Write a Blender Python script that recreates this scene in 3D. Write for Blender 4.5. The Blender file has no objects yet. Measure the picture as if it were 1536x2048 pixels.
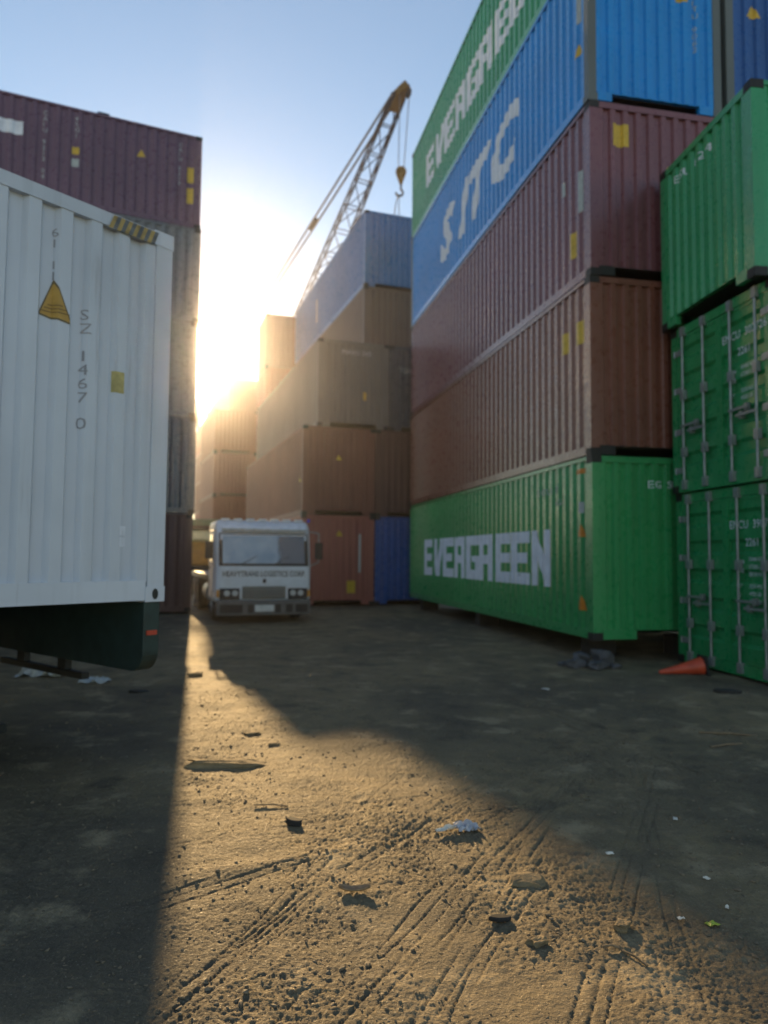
import bpy, bmesh, math, random
import numpy as np
from mathutils import Vector, Matrix
R = math.radians
random.seed(7); rng = np.random.default_rng(11)
sc = bpy.context.scene
col = sc.collection

# ------------------------------------------------------------------ camera, sky, sun, exposure
CAM_H = 1.6
cd = bpy.data.cameras.new('camera'); cam = bpy.data.objects.new('camera', cd); col.objects.link(cam)
cd.sensor_fit = 'VERTICAL'; cd.sensor_height = 36.0; cd.sensor_width = 27.0
cd.lens = 25.8; cd.clip_start = 0.05; cd.clip_end = 4000
cam.matrix_world = Matrix.Translation((0, 0, CAM_H)) @ Matrix.Rotation(R(90 + 3.51), 4, 'X') @ Matrix.Rotation(R(0.508), 4, 'Z')
cd.dof.use_dof = True; cd.dof.focus_distance = 2.75; cd.dof.aperture_fstop = 1.85
sc.camera = cam

SUN_AZ, SUN_EL = -14.4, 15.36        # azimuth measured clockwise from +Y
w = bpy.data.worlds.new('World'); sc.world = w; w.use_nodes = True
nt = w.node_tree; nt.nodes.clear()
sky = nt.nodes.new('ShaderNodeTexSky'); sky.sky_type = 'NISHITA'; sky.sun_disc = False
sky.sun_elevation = R(SUN_EL); sky.sun_rotation = R(SUN_AZ)
sky.air_density = 1.0; sky.dust_density = 0.04; sky.ozone_density = 0.25; sky.altitude = 0
bg = nt.nodes.new('ShaderNodeBackground'); bg.inputs['Strength'].default_value = 0.08
wo = nt.nodes.new('ShaderNodeOutputWorld')
nt.links.new(sky.outputs[0], bg.inputs[0]); nt.links.new(bg.outputs[0], wo.inputs[0])
sl = bpy.data.lights.new('sun', 'SUN'); sun = bpy.data.objects.new('sun', sl); col.objects.link(sun)
sl.energy = 4.3; sl.angle = R(0.55); sl.color = (1.0, 0.68, 0.32)
sd = Vector((math.sin(R(SUN_AZ)) * math.cos(R(SUN_EL)), math.cos(R(SUN_AZ)) * math.cos(R(SUN_EL)), math.sin(R(SUN_EL))))
sun.rotation_euler = (-sd).to_track_quat('-Z', 'Y').to_euler()
sun.location = (-25, 90, 80)
vs = sc.view_settings
vs.view_transform = 'Standard'; vs.look = 'None'; vs.exposure = 1.25; vs.gamma = 1.0; vs.use_curve_mapping = False
sc.render.engine = 'CYCLES'
sc.cycles.use_denoising = True
sc.cycles.max_bounces = 8; sc.cycles.volume_bounces = 0
GLARE_HAZE_DENSITY = 0.0005

# ------------------------------------------------------------------ helpers
class MB:
    def __init__(s): s.v = []; s.f = []; s.sm = []
    def add(s, vs_, fs_, smooth=False):
        b = len(s.v); s.v.extend([tuple(p) for p in vs_])
        for f in fs_: s.f.append(tuple(b + i for i in f)); s.sm.append(smooth)
        return s
    def box(s, x0, x1, y0, y1, z0, z1):
        v = [(x, y, z) for z in (z0, z1) for y in (y0, y1) for x in (x0, x1)]
        return s.add(v, [(0, 2, 3, 1), (4, 5, 7, 6), (0, 1, 5, 4), (2, 6, 7, 3), (0, 4, 6, 2), (1, 3, 7, 5)])
    def obox(s, p, q, w_, h_, up=(0, 0, 1)):
        p = Vector(p); q = Vector(q); d = (q - p).normalized(); u = Vector(up)
        a = d.cross(u)
        if a.length < 1e-4: a = d.cross(Vector((1, 0, 0)))
        a.normalize(); b = a.cross(d).normalized()
        v = []
        for e in (p, q):
            for i, j in ((-1, -1), (1, -1), (1, 1), (-1, 1)): v.append(e + a * (i * w_ / 2) + b * (j * h_ / 2))
        return s.add(v, [(0, 1, 2, 3), (7, 6, 5, 4), (0, 4, 5, 1), (1, 5, 6, 2), (2, 6, 7, 3), (3, 7, 4, 0)])
    def cyl(s, p, q, r0, r1=None, n=12, caps=True):
        r1 = r0 if r1 is None else r1
        p = Vector(p); q = Vector(q); d = (q - p).normalized()
        a = d.orthogonal().normalized(); b = d.cross(a)
        v = []
        for e, r in ((p, r0), (q, r1)):
            for k in range(n):
                t = 2 * math.pi * k / n; v.append(e + a * (r * math.cos(t)) + b * (r * math.sin(t)))
        s.add(v, [(k, (k + 1) % n, n + (k + 1) % n, n + k) for k in range(n)], True)
        if caps: s.add(v, [tuple(range(n - 1, -1, -1)), tuple(range(n, 2 * n))])
        return s
    def tube(s, pts, r, n=8):
        for a, b in zip(pts[:-1], pts[1:]): s.cyl(a, b, r, n=n)
        return s
    def prism(s, poly, axis, a0, a1):
        """extrude a 2D polygon; axis 'x': poly in (y,z); 'y': (x,z); 'z': (x,y)"""
        n = len(poly); v = []
        for a in (a0, a1):
            for (p, q) in poly:
                v.append({'x': (a, p, q), 'y': (p, a, q), 'z': (p, q, a)}[axis])
        return s.add(v, [tuple(range(n - 1, -1, -1)), tuple(range(n, 2 * n))] + [(k, (k + 1) % n, n + (k + 1) % n, n + k) for k in range(n)])
    def lathe(s, prof, c, d, n=16):
        """prof: (along, radius) list, revolved about axis d at c"""
        c = Vector(c); d = Vector(d).normalized(); a = d.orthogonal().normalized(); b = d.cross(a); v = []
        for (h, r) in prof:
            for k in range(n):
                t = 2 * math.pi * k / n; v.append(c + d * h + a * (r * math.cos(t)) + b * (r * math.sin(t)))
        fs_ = []
        for i in range(len(prof) - 1):
            for k in range(n): fs_.append((i * n + k, i * n + (k + 1) % n, (i + 1) * n + (k + 1) % n, (i + 1) * n + k))
        return s.add(v, fs_, True)
    def mesh(s, name, fix=True):
        m = bpy.data.meshes.new(name); m.from_pydata(s.v, [], s.f)
        m.polygons.foreach_set('use_smooth', s.sm)
        if fix:
            bm = bmesh.new(); bm.from_mesh(m); bmesh.ops.recalc_face_normals(bm, faces=bm.faces); bm.to_mesh(m); bm.free()
        m.update(); return m

def obj(name, mesh, mat=None, parent=None, bevel=0.0):
    if isinstance(mesh, MB): mesh = mesh.mesh(name)
    o = bpy.data.objects.new(name, mesh); col.objects.link(o)
    if mat is not None:
        if not mesh.materials: mesh.materials.append(None)
        o.material_slots[0].link = 'OBJECT'; o.material_slots[0].material = mat
    if parent is not None: o.parent = parent
    if bevel:
        b = o.modifiers.new('bevel', 'BEVEL'); b.width = bevel; b.segments = 2; b.limit_method = 'ANGLE'; b.angle_limit = R(40)
    return o
def tag(o, label=None, cat=None, group=None, kind=None):
    if label: o['label'] = label
    if cat: o['category'] = cat
    if group: o['group'] = group
    if kind: o['kind'] = kind
    return o
def empty(name, loc, rz=0.0):
    o = bpy.data.objects.new(name, None); col.objects.link(o); o.location = loc; o.rotation_euler = (0, 0, rz)
    o.empty_display_size = 0.3; return o

# ------------------------------------------------------------------ materials
def new_mat(name):
    m = bpy.data.materials.new(name); m.use_nodes = True; n = m.node_tree
    return m, n, n.nodes['Principled BSDF']
def N(nt_, t, **kw):
    n = nt_.nodes.new(t)
    for k, v in kw.items(): setattr(n, k, v)
    return n
def ramp(nt_, fac, p0, p1, c0=(0, 0, 0, 1), c1=(1, 1, 1, 1)):
    r = N(nt_, 'ShaderNodeValToRGB'); r.color_ramp.elements[0].position = p0; r.color_ramp.elements[1].position = p1
    r.color_ramp.elements[0].color = c0; r.color_ramp.elements[1].color = c1
    nt_.links.new(fac, r.inputs[0]); return r.outputs[0]
def mix(nt_, fac, a, b):
    m = N(nt_, 'ShaderNodeMix', data_type='RGBA')
    for s_, v in ((m.inputs[0], fac), (m.inputs[6], a), (m.inputs[7], b)):
        if isinstance(v, (int, float)): s_.default_value = v
        elif isinstance(v, tuple): s_.default_value = v if len(v) == 4 else v + (1,)
        else: nt_.links.new(v, s_)
    return m.outputs[2]
def noise4(nt_, scale, detail=4, vec=None, w_=None, rough=.55):
    n = N(nt_, 'ShaderNodeTexNoise', noise_dimensions='4D'); n.inputs['Scale'].default_value = scale
    n.inputs['Detail'].default_value = detail; n.inputs['Roughness'].default_value = rough
    if vec is not None: nt_.links.new(vec, n.inputs['Vector'])
    if w_ is not None: nt_.links.new(w_, n.inputs['W'])
    return n.outputs[0]
PM = {}
def paint(name, c, rust=.5, rough=.29, fade=.25):
    """weathered container paint: chalky fading, vertical grime streaks, rust scabs, dents"""
    if name in PM: return PM[name]
    m, n, p = new_mat(name); L = n.links
    tc = N(n, 'ShaderNodeTexCoord'); oi = N(n, 'ShaderNodeObjectInfo')
    wv = N(n, 'ShaderNodeMath', operation='MULTIPLY'); wv.inputs[1].default_value = 57.0; L.new(oi.outputs['Random'], wv.inputs[0])
    st = N(n, 'ShaderNodeMapping'); st.inputs['Scale'].default_value = (6, 6, .35); L.new(tc.outputs['Object'], st.inputs[0])
    big = noise4(n, .7, 5, tc.outputs['Object'], wv.outputs[0])
    fine = noise4(n, 9, 6, tc.outputs['Object'], wv.outputs[0], .65)
    streak = noise4(n, 1.3, 5, st.outputs[0], wv.outputs[0], .6)
    pale = tuple(min(1, .62 * x + .38 * (.25 * sum(c) / 3 + .06)) * 1.15 for x in c)
    deep = tuple(x * .82 for x in c)
    a = mix(n, ramp(n, big, .35, .68), deep, c)
    fm = N(n, 'ShaderNodeMath', operation='MULTIPLY'); fm.inputs[1].default_value = fade * .6; L.new(ramp(n, fine, .4, .7), fm.inputs[0])
    a = mix(n, fm.outputs[0], a, pale)
    sm_ = N(n, 'ShaderNodeMath', operation='MULTIPLY'); sm_.inputs[1].default_value = .32; L.new(ramp(n, streak, .52, .78), sm_.inputs[0])
    a = mix(n, sm_.outputs[0], a, tuple(.35 * x + .012 for x in c))
    rs = noise4(n, 3.2, 8, tc.outputs['Object'], wv.outputs[0], .72)
    rmask = ramp(n, rs, .81 - .08 * rust, .85 - .06 * rust)
    a = mix(n, rmask, a, (.075, .032, .016))
    rn = N(n, 'ShaderNodeMapping'); rn.inputs['Scale'].default_value = (9, 9, .55); L.new(tc.outputs['Object'], rn.inputs[0])
    run = noise4(n, 1.0, 7, rn.outputs[0], wv.outputs[0], .6); msk = noise4(n, .9, 3, tc.outputs['Object'], wv.outputs[0])
    m2 = N(n, 'ShaderNodeMath', operation='MULTIPLY'); L.new(ramp(n, run, .60, .72), m2.inputs[0]); L.new(ramp(n, msk, .50, .64), m2.inputs[1])
    m3 = N(n, 'ShaderNodeMath', operation='MULTIPLY'); m3.inputs[1].default_value = min(.8, .3 + .6 * rust); L.new(m2.outputs[0], m3.inputs[0])
    a = mix(n, m3.outputs[0], a, tuple(.30 * x + y for x, y in zip(c, (.050, .024, .013))))
    L.new(a, p.inputs['Base Color'])
    rr = ramp(n, fine, .3, .8, (rough - .08,) * 3 + (1,), (rough + .16,) * 3 + (1,)); L.new(rr, p.inputs['Roughness'])
    bmp = N(n, 'ShaderNodeBump'); bmp.inputs['Strength'].default_value = .12; bmp.inputs['Distance'].default_value = .02
    dn = noise4(n, 2.2, 3, tc.outputs['Object'], wv.outputs[0]); L.new(dn, bmp.inputs['Height']); L.new(bmp.outputs[0], p.inputs['Normal'])
    PM[name] = m; return m
def plain(name, c, rough=.5, metal=0.0, var=.25, scale=8, bump=.0):
    if name in PM: return PM[name]
    m, n, p = new_mat(name); L = n.links
    tc = N(n, 'ShaderNodeTexCoord'); f = noise4(n, scale, 5, tc.outputs['Object'])
    L.new(mix(n, ramp(n, f, .3, .72), tuple(x * (1 - var) for x in c), tuple(min(1, x * (1 + var * .6)) for x in c)), p.inputs['Base Color'])
    p.inputs['Roughness'].default_value = rough; p.inputs['Metallic'].default_value = metal
    if bump:
        b = N(n, 'ShaderNodeBump'); b.inputs['Strength'].default_value = bump; b.inputs['Distance'].default_value = .02
        L.new(noise4(n, scale * 3, 6, tc.outputs['Object']), b.inputs['Height']); L.new(b.outputs[0], p.inputs['Normal'])
    PM[name] = m; return m

GREEN = paint('green_paint', (.034, .310, .100), .35)
UMBER = paint('umber_paint', (.195, .074, .052), .4, .6)
ROSE = paint('rose_brown_paint', (.215, .098, .092), .4, .6)
DUN = paint('dun_grey_paint', (.165, .150, .145), .5, .6)
SLATE = paint('slate_blue_paint', (.070, .085, .110), .5)
GREEN_DOOR = paint('green_door_paint', (.020, .270, .092), .45)
GREEN_BRIGHT = paint('bright_green_paint', (.034, .320, .125), .3)
BLUE = paint('blue_paint', (.010, .260, .720), .7)
BLUE_DARK = paint('dark_blue_paint', (.024, .100, .330), .4)
BLUE_GREY = paint('grey_blue_paint', (.042, .150, .390), .4)
MAROON = paint('maroon_paint', (.195, .074, .088), .4)
BROWN = paint('brown_paint', (.215, .080, .054), .6)
RED = paint('red_brown_paint', (.330, .105, .082), .5, .55)
TAN = paint('tan_brown_paint', (.150, .095, .080), .6, .55)
GREY = paint('grey_paint', (.180, .185, .195), .5)
PURPLE = paint('purple_maroon_paint', (.150, .075, .110), .3)
DARKBROWN = paint('dark_brown_paint', (.115, .058, .048), .6, .5)
WHITE = paint('white_paint', (.60, .65, .73), .62, .40, .2)
POST_WORN = paint('worn_grey_paint', (.12, .14, .14), .9, .5)
CASTING = plain('casting_steel', (.022, .022, .022), .6, .3, .4)
GALV = plain('galvanised_steel', (.30, .33, .34), .45, .5, .25)
LETTER = plain('white_lettering', (.72, .76, .84), .5, 0, .15, 5)
def worn(m, th):
    n = m.node_tree; L = n.links; p = n.nodes['Principled BSDF']; tc = N(n, 'ShaderNodeTexCoord')
    L.new(ramp(n, noise4(n, 6, 8, tc.outputs['Object'], None, .75), th, th + .05), p.inputs['Alpha'])
worn(LETTER, .33)
LETTER_DULL = plain('dull_lettering', (.42, .46, .46), .55, 0, .3, 30)
LETTER_GREY = plain('grey_lettering', (.30, .30, .33), .6)
LETTER_BLACK = plain('black_lettering', (.02, .02, .022), .5)
YELLOW = plain('yellow_sticker', (.58, .38, .03), .45, 0, .25, 14)
ORANGE = plain('orange_sticker', (.62, .22, .02), .45, 0, .25, 14)
BLACK = plain('black_steel', (.018, .020, .020), .5, .2, .4)
RUBBER = plain('rubber', (.018, .018, .018), .8, 0, .4)
CHASSIS = plain('dark_green_steel', (.020, .045, .042), .5, .1, .35)
CONCRETE = plain('concrete', (.20, .20, .205), .9, 0, .35, 6, .6)
STONE = plain('pale_stone', (.225, .165, .088), .9, 0, .35, 9, .6)
ROCKGREY = plain('grey_rock', (.085, .085, .09), .9, 0, .35, 9, .6)

# ------------------------------------------------------------------ ground
def perlin(x, y, seed):
    r = np.random.default_rng(seed); P = r.permutation(512); P = np.concatenate([P, P, P]); ang = r.uniform(0, 2 * np.pi, 512)
    gx, gy = np.cos(ang), np.sin(ang)
    xi = np.floor(x).astype(np.int64); yi = np.floor(y).astype(np.int64); xf = x - xi; yf = y - yi; xi &= 511; yi &= 511
    u = xf * xf * xf * (xf * (xf * 6 - 15) + 10); v = yf * yf * yf * (yf * (yf * 6 - 15) + 10)
    def g(i, j): h = P[P[(xi + i) & 511] + ((yi + j) & 511)] & 511; return gx[h] * (xf - i) + gy[h] * (yf - j)
    a = g(0, 0) * (1 - u) + g(1, 0) * u; b = g(0, 1) * (1 - u) + g(1, 1) * u
    return a * (1 - v) + b * v
def track(x, y, x0, y0, az, wid, curve=0.0, depth=.012, pitch=.045, grooves=5, seed=1):
    """worn tyre imprint: a faint rut with narrow rib lines along it, broken and half filled with dust"""
    a = R(az); dx, dy = x - x0, y - y0
    t = dx * math.sin(a) + dy * math.cos(a); s_ = dx * math.cos(a) - dy * math.sin(a) - curve * t * t
    s_ = s_ + .012 * perlin(t * 2.0, s_ * 3, seed + 50)
    m = np.clip((wid / 2 - np.abs(s_)) / .04, 0, 1)
    ph = s_ / wid * grooves; k = np.floor(ph)
    rib = np.clip(np.abs(ph - k - .5) * 2 - .58, 0, 1) / .42
    br = np.clip(perlin(t * 1.3 + k * 7.3, k * 3.7 + .5, seed) * 3.2 + .15, 0, 1)
    lug = .86 + .14 * np.sign(np.sin(t / pitch * np.pi + k * 1.3))
    return -.80 * m * depth * (rib * br * lug + .25 * np.clip(br + .3, 0, 1))
def height(x, y):
    h = .024 * perlin(x * .35, y * .35, 1) + .018 * perlin(x * .9, y * .9, 2) + .016 * perlin(x * 2.3, y * 2.3, 3)
    rough = np.clip(.85 + 1.5 * perlin(x * .8, y * .8, 9) + .9 * perlin(x * 2.6, y * 2.6, 19), .22, 2.1)
    h = h + rough * (.0060 * perlin(x * 6, y * 6, 4) + .0040 * perlin(x * 14, y * 14, 5) + .0044 * perlin(x * 29, y * 29, 6) + .0062 * perlin(x * 57, y * 57, 16) + .0034 * perlin(x * 95, y * 95, 36))
    cl = perlin(x * 24, y * 24, 7); h = h + rough * .005 * np.clip(cl - .26, 0, 1) * 2.2           # clods
    cl = perlin(x * 47, y * 47, 17); h = h + rough * .005 * np.clip(cl - .20, 0, 1) * 2.2
    pit = perlin(x * 9 + 40, y * 9, 8); h = h - rough * .009 * np.clip(pit - .33, 0, 1) * 2
    T = [(.05, 3.4, 25, .26, .03, .011, 4), (.42, 3.3, 22, .24, .02, .012, 4), (-.45, 3.2, 27, .22, .02, .009, 3), (.30, 4.6, 30, .30, .03, .009, 5),
         (-.5, 3.9, 52, .26, .05, .011, 4), (-.55, 4.5, 60, .22, .03, .009, 3), (.95, 4.2, 28, .26, .02, .009, 4), (.75, 2.7, 24, .24, .0, .011, 4),
         (-.15, 2.6, 28, .22, .0, .010, 3), (1.1, 2.75, 15, .2, .0, .008, 3), (-1.0, 5.4, 66, .24, .02, .010, 4), (.2, 5.6, 18, .25, .0, .008, 4)]
    for k, (x0, y0, az, wd, cv, dp, g) in enumerate(T): h = h + track(x, y, x0, y0, az, wd, cv, dp, seed=21 + k, grooves=g)
    h = h + track(x, y, 2.2, 6.5, -20, .5, .01, .022, .09, 4, 47) + track(x, y, 4.0, 6.0, -50, .5, .01, .022, .09, 4, 48)
    h = h + track(x, y, -2.6, 7.2, -10, .45, .01, .02, .09, 4, 49) + track(x, y, 1.0, 9.5, -65, .5, .01, .025, .09, 4, 40)
    # soft ridge pushed up at a tyre turn
    a = R(64); s_ = (x + .45) * math.cos(a) - (y - 3.95) * math.sin(a)
    h = h + .020 * np.exp(-(s_ / .09) ** 2) * np.clip(1.1 - np.abs((x + .65)) / .6, 0, 1)
    return h
def hz(x, y):
    return float(height(np.array([float(x)]), np.array([float(y)]))[0])
def spaced(lo, hi, c0, c1, fine, growth, lim):
    a = list(np.arange(c0, c1, fine)); st = fine; p = c1
    while p < hi: a.append(p); st = min(st * growth, lim); p += st
    a.append(hi); st = fine; p = c0 - fine; b = []
    while p > lo: b.append(p); st = min(st * growth, lim); p -= st
    b.append(lo); return np.array(b[::-1] + a)
xs = spaced(-320, 320, -1.5, 2.2, .0068, 1.024, 60)
ys = [2.0]
while ys[-1] < 16: ys.append(ys[-1] + min(.0056 * (ys[-1] / 2.4) ** 1.6, .06))
st = .06
while ys[-1] < 300: st = min(st * 1.04, 60); ys.append(ys[-1] + st)
bk = []; st = .03; p = 1.97
while p > -120: bk.append(p); st *= 1.12; p -= st
ys = np.array(bk[::-1] + ys)
GX, GY = np.meshgrid(xs, ys)
GZ = height(GX, GY)
nx, ny = len(xs), len(ys)
gm = bpy.data.meshes.new('ground')
co = np.stack([GX, GY, GZ], -1).reshape(-1, 3).astype(np.float32)
idx = np.arange(nx * ny).reshape(ny, nx)
quads = np.stack([idx[:-1, :-1], idx[:-1, 1:], idx[1:, 1:], idx[1:, :-1]], -1).reshape(-1, 4)
gm.vertices.add(len(co)); gm.vertices.foreach_set('co', co.ravel())
gm.loops.add(quads.size); gm.loops.foreach_set('vertex_index', quads.ravel().astype(np.int32))
gm.polygons.add(len(quads)); gm.polygons.foreach_set('loop_start', np.arange(0, quads.size, 4, dtype=np.int32))
gm.polygons.foreach_set('use_smooth', np.ones(len(quads), dtype=bool))
gm.update(calc_edges=True)
def dirt_mat():
    m, n, p = new_mat('dirt'); L = n.links
    tc = N(n, 'ShaderNodeTexCoord'); v = tc.outputs['Object']
    a = noise4(n, .8, 6, v); b = noise4(n, 7, 6, v, None, .65); c = noise4(n, 95, 4, v, None, .7); d = noise4(n, .25, 4, v)
    e = noise4(n, 42, 5, v, None, .6); g = noise4(n, 2.2, 7, v, None, .6)
    base = mix(n, ramp(n, a, .32, .68), (.150, .116, .072), (.245, .188, .108))
    base = mix(n, ramp(n, b, .42, .70), base, (.262, .198, .102))
    dk = N(n, 'ShaderNodeMath', operation='MULTIPLY'); dk.inputs[1].default_value = .75; L.new(ramp(n, d, .46, .60), dk.inputs[0])
    base = mix(n, dk.outputs[0], base, (.092, .078, .058))
    dk2 = N(n, 'ShaderNodeMath', operation='MULTIPLY'); dk2.inputs[1].default_value = .75; L.new(ramp(n, g, .53, .66), dk2.inputs[0])
    base = mix(n, dk2.outputs[0], base, (.080, .066, .046))
    dk3 = N(n, 'ShaderNodeMath', operation='MULTIPLY'); dk3.inputs[1].default_value = .75; L.new(ramp(n, g, .34, .46, (1, 1, 1, 1), (0, 0, 0, 1)), dk3.inputs[0])
    base = mix(n, dk3.outputs[0], base, (.360, .285, .172))
    base = mix(n, ramp(n, c, .60, .72), base, (.36, .30, .21))
    base = mix(n, ramp(n, c, .28, .40, (1, 1, 1, 1), (0, 0, 0, 1)), base, (.070, .055, .036))
    L.new(base, p.inputs['Base Color']); p.inputs['Specular IOR Level'].default_value = .28
    L.new(ramp(n, c, .5, .72, (.86, .86, .86, 1), (.48, .48, .48, 1)), p.inputs['Roughness'])
    bp = N(n, 'ShaderNodeBump'); bp.inputs['Strength'].default_value = 1.0; bp.inputs['Distance'].default_value = .022
    m1 = N(n, 'ShaderNodeMath', operation='MULTIPLY_ADD'); m1.inputs[1].default_value = .55; L.new(e, m1.inputs[0]); L.new(b, m1.inputs[2])
    m2 = N(n, 'ShaderNodeMath', operation='MULTIPLY_ADD'); m2.inputs[1].default_value = .34; L.new(c, m2.inputs[0]); L.new(m1.outputs[0], m2.inputs[2])
    L.new(m2.outputs[0], bp.inputs['Height']); L.new(bp.outputs[0], p.inputs['Normal'])
    return m
DIRT = dirt_mat()
gm.materials.append(DIRT)
go = bpy.data.objects.new('ground', gm); col.objects.link(go)
tag(go, 'rutted brown dirt ground with tyre tracks and clods', kind='structure')

# ------------------------------------------------------------------ lettering draped on pressed steel
def clip_u(poly, lo, hi):
    def half(pl, k, keep_ge):
        out = []
        for i in range(len(pl)):
            p, q = pl[i], pl[(i + 1) % len(pl)]
            ip = (p[0] >= k - 1e-9) if keep_ge else (p[0] <= k + 1e-9); iq = (q[0] >= k - 1e-9) if keep_ge else (q[0] <= k + 1e-9)
            if ip: out.append(p)
            if ip != iq:
                t = (k - p[0]) / (q[0] - p[0]); out.append((k, p[1] + t * (q[1] - p[1])))
        return out
    pl = half(poly, lo, True)
    return half(pl, hi, False) if len(pl) > 2 else []
def drape(polys, prof, put, off=.003):
    """cut convex (u,z) polygons at the fold lines of a pressed panel and lay them on its facets"""
    mb = MB()
    for pl in polys:
        u0 = min(p[0] for p in pl); u1 = max(p[0] for p in pl)
        for (a, da), (b, db) in zip(prof[:-1], prof[1:]):
            if b <= u0 or a >= u1: continue
            c = clip_u(pl, a, b)
            if len(c) < 3: continue
            mb.add([put(u, da + (db - da) * (u - a) / (b - a) - off, z) for u, z in c], [tuple(range(len(c)))])
    return mb
_fc = {}
def text_polys(s_, size, shear=0.0, xs_=1.0, bold=0.0):
    key = (s_, shear, bold)
    if key not in _fc:
        cu = bpy.data.curves.new('t', 'FONT'); cu.body = s_; cu.size = 1; cu.shear = shear; cu.offset = bold; cu.resolution_u = 2
        o = bpy.data.objects.new('t', cu); col.objects.link(o)
        dg = bpy.context.evaluated_depsgraph_get(); me = bpy.data.meshes.new_from_object(o.evaluated_get(dg))
        me.calc_loop_triangles()
        _fc[key] = [[tuple(me.vertices[i].co[:2]) for i in t.vertices] for t in me.loop_triangles]
        bpy.data.objects.remove(o); bpy.data.curves.remove(cu); bpy.data.meshes.remove(me)
    return [[(x * size * xs_, y * size) for x, y in t] for t in _fc[key]]
def rect(x0, y0, x1, y1): return [(x0, y0), (x1, y0), (x1, y1), (x0, y1)]
BL = {
 'E': [rect(0, 0, .36, 1), rect(.36, .78, 1, 1), rect(.36, .40, .94, .60), rect(.36, 0, 1, .22)],
 'V': [[(0, 1), (.26, 0), (.5, 0), (.5, .42), (.36, 1)], [(.5, 0), (.74, 0), (1, 1), (.64, 1), (.5, .42)]],
 'R': [rect(0, 0, .34, 1), rect(.66, 0, 1, 1), rect(.34, .78, .66, 1), rect(.34, .36, .66, .56)],
 'G': [rect(0, 0, .34, 1), rect(.34, .78, 1, 1), rect(.34, 0, 1, .22), rect(.66, .22, 1, .54), rect(.50, .40, .66, .54)],
 'N': [rect(0, 0, .34, 1), rect(.66, 0, 1, 1), [(.34, 1), (.34, .56), (.66, 0), (.66, .44)]],
}
def block_word(word, wl, hl, gap):
    out = []; x = 0
    for ch in word:
        for p in BL[ch]: out.append([(x + a * wl, b * hl) for a, b in p])
        x += wl + gap
    return out, x - gap
def shift(polys, du, dz, mir=False):
    return [[((du - x) if mir else (du + x), dz + y) for x, y in p] for p in polys]

# ------------------------------------------------------------------ containers
W = 2.438
def profile(u0, u1, pitch, flat, depth):
    n = max(1, round((u1 - u0 - flat) / pitch)); pitch = (u1 - u0 - flat) / n; sl_ = (pitch - 2 * flat) / 2
    pr = [(u0, 0)]; u = u0
    for k in range(n):
        pr += [(u + flat, 0), (u + flat + sl_, depth), (u + 2 * flat + sl_, depth), (u + pitch, 0)]; u += pitch
    pr += [(u1, 0)]
    return [(round(a, 5), d) for a, d in pr]
POST = .15
_cache = {}
def cached(key, fn):
    if key not in _cache: _cache[key] = fn()
    return _cache[key]
def side_prof(L): return cached(('sp', L), lambda: profile(POST, L - POST, .278, .072, .036))
END_PROF = profile(POST, W - POST, .235, .085, .045)
PANEL_IN = .012
def sheet(pr, z0, z1, put):
    mb = MB(); n = len(pr)
    v = [put(u, d, z0) for u, d in pr] + [put(u, d, z1) for u, d in pr]
    mb.add(v, [(i, i + 1, n + i + 1, n + i) for i in range(n - 1) if pr[i + 1][0] > pr[i][0]])
    return mb
PUT = {
 'left': lambda L: (lambda u, d, z: (PANEL_IN + d, u, z)),
 'right': lambda L: (lambda u, d, z: (W - PANEL_IN - d, u, z)),
 'front': lambda L: (lambda u, d, z: (u, PANEL_IN + d, z)),
 'back': lambda L: (lambda u, d, z: (u, L - PANEL_IN - d, z)),
}
def box_mesh(*a): return MB().box(*a)
def casting_mesh():
    mb = MB().box(-.004, .166, -.004, .176, 0, .118); return mb
DOOR_DEPTH = .038
def door_mesh(H):
    # pressed door leaf with horizontal ribs; leaf local x 0..1.06
    mb = MB(); w_ = 1.062; z0, z1 = .17, H - .15; nz = 5
    zs = [(z0, 0), (z0 + .10, 0)]
    ph = (z1 - z0 - .2) / nz
    for k in range(nz):
        b = z0 + .10 + k * ph
        zs += [(b + ph * .30, 0), (b + ph * .42, DOOR_DEPTH), (b + ph * .72, DOOR_DEPTH), (b + ph * .84, 0)]
    zs += [(z1, 0)]
    v = []; n = len(zs)
    for x in (.07, w_ - .07): v += [(x, .02 + d, z) for z, d in zs]
    mb.add(v, [(i, n + i, n + i + 1, i + 1) for i in range(n - 1)])
    mb.box(0, .07, .008, .06, z0, z1); mb.box(w_ - .07, w_, .008, .06, z0, z1)
    mb.box(.07, w_ - .07, .010, .06, z0 - .001, z0 + .05); mb.box(.07, w_ - .07, .010, .06, z1 - .05, z1 + .001)
    return mb
def rod_mesh(H):
    return MB().cyl((0, -.03, .10), (0, -.03, H - .08), .019, n=8)
def cam_keeper_mesh(): return MB().box(-.045, .045, -.052, .010, -.07, .07)
def handle_mesh(): return MB().box(-.02, .40, -.062, -.045, -.018, .018).box(.30, .36, -.045, .012, -.05, .05)
def hinge_mesh(): return MB().box(-.05, .11, -.012, .006, -.045, .045).cyl((-.05, -.012, -.05), (-.05, -.012, .05), .018, n=8)

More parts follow.
